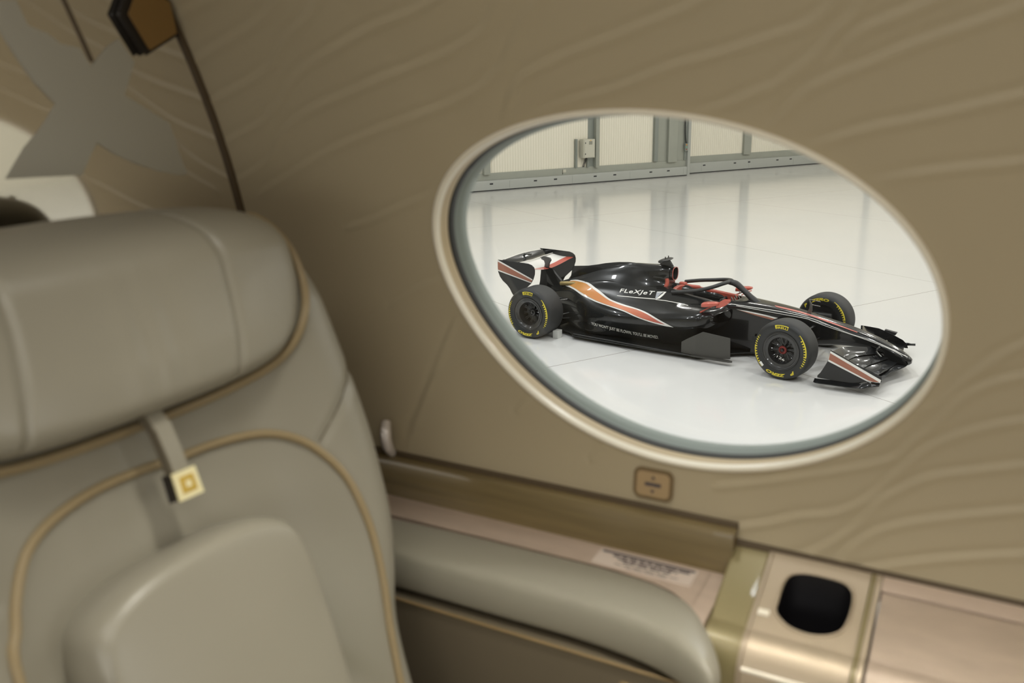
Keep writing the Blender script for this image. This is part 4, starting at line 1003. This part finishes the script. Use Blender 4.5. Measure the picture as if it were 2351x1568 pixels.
# placard on the ledge: a bold top line and small centred print (too blurred to read)
def onledge(u, v): return 2.7232-(1.213-v)*.0664
def strip(u0, u1, v0, v1, m, h=.0006):
    V, Fc = prismvf([(u0, v0), (u1, v0), (u1, v1), (u0, v1)], 0, 1, 2)
    V = [(a, b, onledge(a, b)+(h if c > .5 else -.0005)) for a, b, c in V]; return V, Fc
V, Fc = strip(-.505, -.348, 1.160, 1.203, mat('placard_plate', srgb(206, 190, 176), .4), .0006)
pl_ = mesh('placard', V, Fc, MATS['placard_plate'], tl, smooth=False)
tp = sub(pl_, tl)
LN = [(-.500, -.352, 1.1945, 1.2000), (-.480, -.355, 1.1875, 1.1925), (-.470, -.375, 1.1815, 1.1855), (-.460, -.385, 1.1760, 1.1795), (-.470, -.37, 1.1690, 1.1705), (-.450, -.38, 1.1650, 1.1665)]
VF = []
for i, (a, b, c, d) in enumerate(LN):
    x = a
    while x < b-.004:       # words
        w_ = (b-a) if i == 0 else random.uniform(.008, .02)
        V, Fc = strip(x, min(b, x+w_), c, d, m_print, .0009); VF.append((V, Fc)); x += w_+.003
V, Fc = merge(*VF); o = mesh('placard_print', V, Fc, m_print, tp, smooth=False); o['kind'] = 'stuff'
# swept post between ledge and cup holder
def topprof(n=10):   # from the wall down over the shoulder
    P = [(1.2365, Pz(1.2365)+.001), (1.22, Pz(1.22)), (1.11, Pz(1.11))]
    for a in np.linspace(20, 90, n): P.append((1.075+.03*math.cos(math.radians(a+0))*0+.0 if False else 1.11-.045*math.sin(math.radians(a-20)*1.2857), Pz(1.11)-.045*(1-math.cos(math.radians(a-20)*1.2857))-.008*(a-20)/70))
    P += [(1.064, 2.60), (1.064, 2.1), (1.2365, 2.1)]
    return P
TPF = topprof()
extr('post', [(v+(.004 if v < 1.2 else 0), z-.003) for v, z in TPF], -.3045, -.253, m_post, bevel=.003, auto=50)
extr('post_edge', TPF, -.2525, -.2475, m_cup, bevel=.001, auto=50)
# cup holder block, hole cut through its sloping face
cb_ = extr('cup_holder', TPF, -.247, -.112, m_cup, bevel=.002, auto=50)
hole = [(-.221, 1.142), (-.223, 1.160), (-.222, 1.190), (-.213, 1.206), (-.190, 1.2125), (-.150, 1.2115), (-.134, 1.203), (-.128, 1.188), (-.128, 1.160), (-.134, 1.139), (-.150, 1.127), (-.175, 1.122), (-.202, 1.127)]
hole = cr(hole, 4, True).tolist()
V, Fc = prismvf(hole, 2.645, 2.85, 2); V = [(a, b, c) for a, b, c in V]
off = np.array(con.org)+np.array(cb_.location)
cut(cb_, [tuple(np.array(v)-off) for v in V], Fc, tuple(cb_.location))
cb_.data.materials.clear(); cb_.data.materials.append(m_cup)
tcb = sub(cb_, con)
c_ = np.mean(hole, 0)
rings = [[(p[0], p[1], Pz(p[1])-.001) for p in hole], [(c_[0]+(p[0]-c_[0])*.985, c_[1]+(p[1]-c_[1])*.985, Pz(p[1])-.006) for p in hole],
         [(c_[0]+(p[0]-c_[0])*.96, c_[1]+(p[1]-c_[1])*.96, 2.66) for p in hole], [(c_[0]+(p[0]-c_[0])*.9, c_[1]+(p[1]-c_[1])*.9, 2.650) for p in hole]]
V, Fc = loftvf(rings, False, True); mesh('cup_liner', V, Fc, m_blackhole, tcb, auto=50)
tube('cup_rim', [(p[0], p[1], Pz(p[1])+.0005) for p in hole], .0022, m_cup, tcb, n=1, closed=True, seg=8)
box('release_tab', (-.236, 1.137, Pz(1.137)+.0015), (.016, .010, .004), m_lip, tcb, bevel=.002, R=RX(24))
tube('front_bead', [(-.247, 1.070, 2.672), (-.112, 1.070, 2.672)], .004, m_lip, con, n=1)
extr('post_edge', TPF, -.1115, -.1065, m_post, bevel=.001, auto=50)
extr('post_edge', TPF, -.106, -.098, m_cup, bevel=.001, auto=50)
# table-stowage lid to the right
extr('lid_back_strip', [(1.2365, Pz(1.2365)+.001), (1.236, Pz(1.236)+.001), (1.2125, Pz(1.2125)), (1.2125, Pz(1.2125)-.02), (1.2365, Pz(1.235)-.02)], -.097, 1.2, m_ledge, bevel=.001)
extr('stowage_lid', [(1.2075, Pz(1.2075)+.001)]+TPF[2:-2]+[(1.064, 2.62), (1.2075, 2.62)], -.0945, 1.2, mat('lid_veneer', srgb(176, 158, 140), .45, metal=.2, var=(60, .06, (.3, 1, 1))), bevel=.002, auto=50)
extr('shadow_gap', [(1.2365, Pz(1.236)-.004), (1.2365, Pz(1.236)+.007), (1.2335, Pz(1.233)+.004), (1.2335, Pz(1.233)-.004)], -.302, 1.2, MATS['gap_brown'])
extr('shadow_gap', [(1.239, 2.786), (1.239, 2.797), (1.232, 2.794), (1.232, 2.786)], -1.215, -.302, MATS['gap_brown'])
extr('lower_side_panel', [(1.038, 2.642), (1.042, 2.1), (1.236, 2.1), (1.236, 2.62), (1.10, 2.645)], -1.215, -.306, m_panel)
tube('tan_trim', [(-1.1, 1.037, 2.645), (-.31, 1.037, 2.645)], .0022, m_brass, con, n=1)
box('access_panel', (-.36, 1.037, 2.575), (.09, .006, .09), m_brass, con, bevel=.002)
extr('lower_side_panel', [(1.063, 2.6), (1.063, 2.1), (1.236, 2.1), (1.236, 2.6)], -.097, 1.2, m_panel)

# ---- armrest cushion on the console, rounded nose on the right
def armrest():
    rings = []
    K = np.array([(-1.05,1.09,.046,.036),(-.9,1.095,.050,.036),(-.75,1.10,.053,.036),(-.6,1.102,.054,.036),(-.48,1.103,.054,.036),(-.40,1.096,.053,.036),(-.35,1.082,.049,.035),(-.32,1.064,.043,.033),(-.298,1.044,.034,.030),(-.280,1.026,.026,.026),(-.266,1.012,.017,.019),(-.259,1.006,.008,.010)])
    for u_, yc, hw, hz in K:
        zc_ = 2.686-.35*(.036-hz)
        r_ = []
        for a in np.linspace(0, 2*math.pi, 24, endpoint=False):
            c, s = math.cos(a), math.sin(a)
            r_.append((u_, yc+hw*math.copysign(abs(c)**.34, c)+.004*max(0, s), zc_+hz*math.copysign(abs(s)**.42, s)))
        rings.append(r_)
    R = cr(np.array(rings).reshape(len(rings), -1), 5).reshape(-1, 24, 3)
    return loftvf(R)
V, Fc = armrest()
t = mesh('armrest', V, Fc, m_leather, con, org=(-.6, 1.10, 2.65), auto=80)
t['label'] = 'long padded beige leather armrest with a rounded end'

# ---- aircraft seat in the seat plane: v across, w up the back, t out of the cushion
SL = math.radians(20); SP0 = np.array([-.8, 0, 2.9]); SUP = np.array([-math.sin(SL), 0, math.cos(SL)]); SN = np.array([math.cos(SL), 0, math.sin(SL)]); SV = np.array([0, 1, 0])
AX = .68
def sp_(v, w, t): return SP0+v*SV+w*SUP+t*SN
seat = thing('aircraft_seat', CABIN, (-.75, .68, 2.05), 'beige leather aircraft seat with headrest and gold piping, left of the oval window', 'seat')
def pillow(name, out, cen, prof, m, par, n=6, seams=(), bulge=None, axis_prof=None, auto=80):
    """Ring-inset cushion: out = closed outline (v,w); prof = (scale, t) pairs, rim to centre."""
    O = cr(out, n, True); C = np.array(cen); rings = []
    for s, t in prof:
        P = C+(O-C)*s; tt_ = np.full(len(P), t)
        if bulge: tt_ = tt_+bulge(P[:, 0], P[:, 1], s)
        for q, dep, wd in seams:
            Q = cr(q, 22); d = np.min(np.linalg.norm(P[:, None, :]-Q[None], axis=2), 1); tt_ = tt_-dep*np.exp(-(d/wd)**2)
        rings.append([sp_(a, b, c) for (a, b), c in zip(P, tt_)])
    V, Fc = loftvf(rings, True, True)
    return mesh(name, V, Fc, m, par, auto=auto)
def smoothprof(pts, k):
    P = cr(pts, k); return [tuple(p) for p in P]
def mir(R, top, bot=None):   # right half (dv, w) top to bottom -> closed outline about AX
    L = [(AX-a, b) for a, b in R[::-1] if a > 1e-6]
    return [(AX+a, b) for a, b in R]+L
OUTL = mir([(0,.420),(.10,.418),(.18,.412),(.25,.402),(.295,.384),(.325,.352),(.342,.311),(.355,.261),(.363,.156),(.365,.05),(.353,-.036),(.338,-.10),(.305,-.17),(.275,-.24),(.262,-.34),(.26,-.45),(.15,-.50),(0,-.50)], 0)
def bb(v, w, s):   # bolsters stand proud, centre is dished
    x = np.abs(v-AX)/.36
    return .022*np.exp(-((x-.80)/.20)**2)*np.clip((.36-w)/.12, 0, 1)*(s < .999)
SEC = [([(AX+.344, .133), (AX+.294, .094), (AX+.24, .049)], .006, .006), ([(AX-.344, .133), (AX-.294, .094), (AX-.24, .049)], .006, .006)]
pr = smoothprof([(.88, -.085), (.93, -.08), (.96, -.07)][:0]+[(.90, -.12), (.97, -.105), (1.0, -.075), (.995, -.05), (.965, -.018), (.92, -.004), (.86, .0), (.78, -.002), (.68, -.008), (.55, -.018), (.4, -.028), (.2, -.030), (.02, -.030)], 5)
backrest = pillow('backrest', OUTL, (AX, .0), pr, m_leather, seat, n=10, seams=SEC, bulge=bb)
HO = mir([(0,.425),(.12,.421),(.20,.412),(.245,.398),(.272,.376),(.284,.345),(.286,.31),(.278,.27),(.255,.225),(.225,.196),(.185,.180),(.11,.172),(0,.170)], 0)
def hb(v, w, s):
    x = (v-AX); wr = .0012*np.sin(x*95+2.2*np.sin(x*31))*np.exp(-((w-.24)/.07)**2)*np.exp(-((x-.03)/.13)**2)
    roll = -.085*np.clip((w-.32)/.10, 0, 1.2)**2
    return (wr+roll)*(s < .97)+roll*(s >= .97)
HS = [([(AX+.12,.425),(AX+.138,.375),(AX+.141,.33),(AX+.137,.29),(AX+.130,.24),(AX+.115,.172)], .006, .0048), ([(AX-.140,.425),(AX-.149,.34),(AX-.152,.29),(AX-.162,.227),(AX-.172,.17)], .006, .0048)]
pr = smoothprof([(.97, -.02), (1.0, .0), (1.0, .014), (.98, .028), (.94, .037), (.87, .043), (.75, .047), (.6, .050), (.45, .051), (.3, .052), (.15, .052), (.03, .052)], 9)
pillow('headrest', HO, (AX, .30), pr, m_leather, seat, n=36, seams=HS, bulge=hb)
def seat_bvh():
    o = backrest; return BVHTree.FromPolygons([v.co+Vector(seat.org) for v in o.data.vertices], [list(p.vertices) for p in o.data.polygons])
CO = mir([(0,.012),(.055,.010),(.10,.001),(.135,-.018),(.148,-.05),(.15,-.095),(.147,-.19),(.14,-.28),(.13,-.40),(.06,-.44),(0,-.44)], 0)
CO = [(v-.040 if v < AX else v-.028, w+.004) for v, w in CO]
pr = smoothprof([(1.0, -.035), (1.004, .004), (.998, .022), (.98, .036), (.945, .045), (.88, .050), (.5, .054), (.2, .055), (.03, .055)], 7)
pillow('lumbar_cushion', CO, (AX-.034, -.2), pr, m_leather, seat, n=10)
BK = seat_bvh()
def ptube(name, pts, t, r, m, n=5):
    Q = cr(pts, n) if len(pts[0]) == 2 else pts
    P = []
    for a, b in Q:
        s = sp_(a, b, .2); hit = BK.ray_cast(Vector(s), Vector(-SN))
        d = .2-hit[3] if hit[0] is not None else 0
        P.append(sp_(a, b, d+t))
    return mesh(name, *tubevf(P, r, 8), m, seat)
HP = [(AX+(a-AX)*1.03, .30+(b-.30)*1.05) for a, b in [(AX-.286,.33),(AX-.287,.30),(AX-.279,.268),(AX-.256,.222),(AX-.226,.192),(AX-.186,.176),(AX-.11,.168),(AX,.166),(AX+.11,.168),(AX+.186,.176),(AX+.226,.192),(AX+.256,.222),(AX+.279,.268),(AX+.288,.31),(AX+.287,.345),(AX+.275,.378)]]
ptube('headrest_piping', HP, .009, .0062, m_pipe)
BP = [(AX-.246,-.20),(AX-.246,-.026),(.453,.018),(.469,.046),(.498,.079),(.54,.099),(.598,.110),(.662,.110),(.713,.106),(.777,.103),(.842,.092),(.883,.071),(.912,.038),(.934,-.013),(.94,-.076),(.935,-.134),(.925,-.19),(.914,-.238),(.90,-.32)]
ptube('backrest_piping', BP, .002, .0058, m_pipe)
ptube('backrest_seam', [(AX+.344, .133), (AX+.294, .094), (AX+.24, .049)], -.0002, .0012, m_stitch)
ptube('backrest_seam', [(AX-.344, .133), (AX-.294, .094), (AX-.24, .049)], -.0002, .0012, m_stitch)
for q in (HS[0][0], HS[1][0]):
    pass
# pull strap with its square tag
ps = thing('pull_strap', CABIN, sp_(.675, .165, .02)); ps.o.parent = seat.o; ps.o.matrix_basis = Matrix.Translation(ps.org-seat.org)
R = []
for v, w, t in ((.674, .172, .012), (.675, .15, .021), (.676, .12, .022), (.677, .095, .021), (.678, .075, .018)):
    R.append([sp_(v-.011, w-.001, t-.0025), sp_(v+.011, w+.001, t-.0025), sp_(v+.011, w+.001, t+.001), sp_(v-.011, w-.001, t+.001)])
V, Fc = loftvf(R); mesh('strap', V, Fc, m_leather, ps)
V, Fc = loftvf([[r[0]-.0035*SV-.008*SN, r[0]+.0002*SV-.004*SN, r[3]+.0002*SV, r[3]-.0025*SV] for r in R]); mesh('strap_shade', V, Fc, m_stitch, ps)  # dark strip in the seam colour, painted as the strap's shadow
A_ = [(.662, .096), (.693, .095), (.693, .064), (.660, .065)]
def sprism(P, t0, t1):
    n = len(P); V = [sp_(a, b, t0) for a, b in P]+[sp_(a, b, t1) for a, b in P]
    return V, [tuple(range(n)), tuple(range(2*n-1, n-1, -1))]+[(i, (i+1) % n, n+(i+1) % n, n+i) for i in range(n)]
V, Fc = sprism([(a-.001, b) for a, b in A_], .006, .022); mesh('tag_body', V, Fc, m_dk, ps, bevel=.001)
V, Fc = sprism(A_, .022, .025); mesh('tag_face', V, Fc, mat('tag_cream', srgb(232, 222, 176), .4), ps, bevel=.001)
c_ = np.mean(A_, 0)
V, Fc = sprism([tuple(c_+(np.array(p)-c_)*.62) for p in A_], .0248, .0258); mesh('tag_emblem', V, Fc, mat('tag_gold', srgb(206, 172, 72), .35, metal=.3), ps)
V, Fc = sprism([tuple(c_+(np.array(p)-c_)*.26) for p in A_], .0257, .0263); mesh('tag_emblem', V, Fc, MATS['tag_cream'], ps)
# seat cushion and the arm box below, mostly under the frame
V, Fc = boxvf((-.47, .69, 2.42), (.52, .5, .16)); mesh('seat_cushion', V, Fc, m_leather, seat, bevel=.05)
V, Fc = boxvf((-.55, .69, 2.20), (.5, .46, .30)); mesh('seat_base', V, Fc, m_dk, seat, bevel=.02)
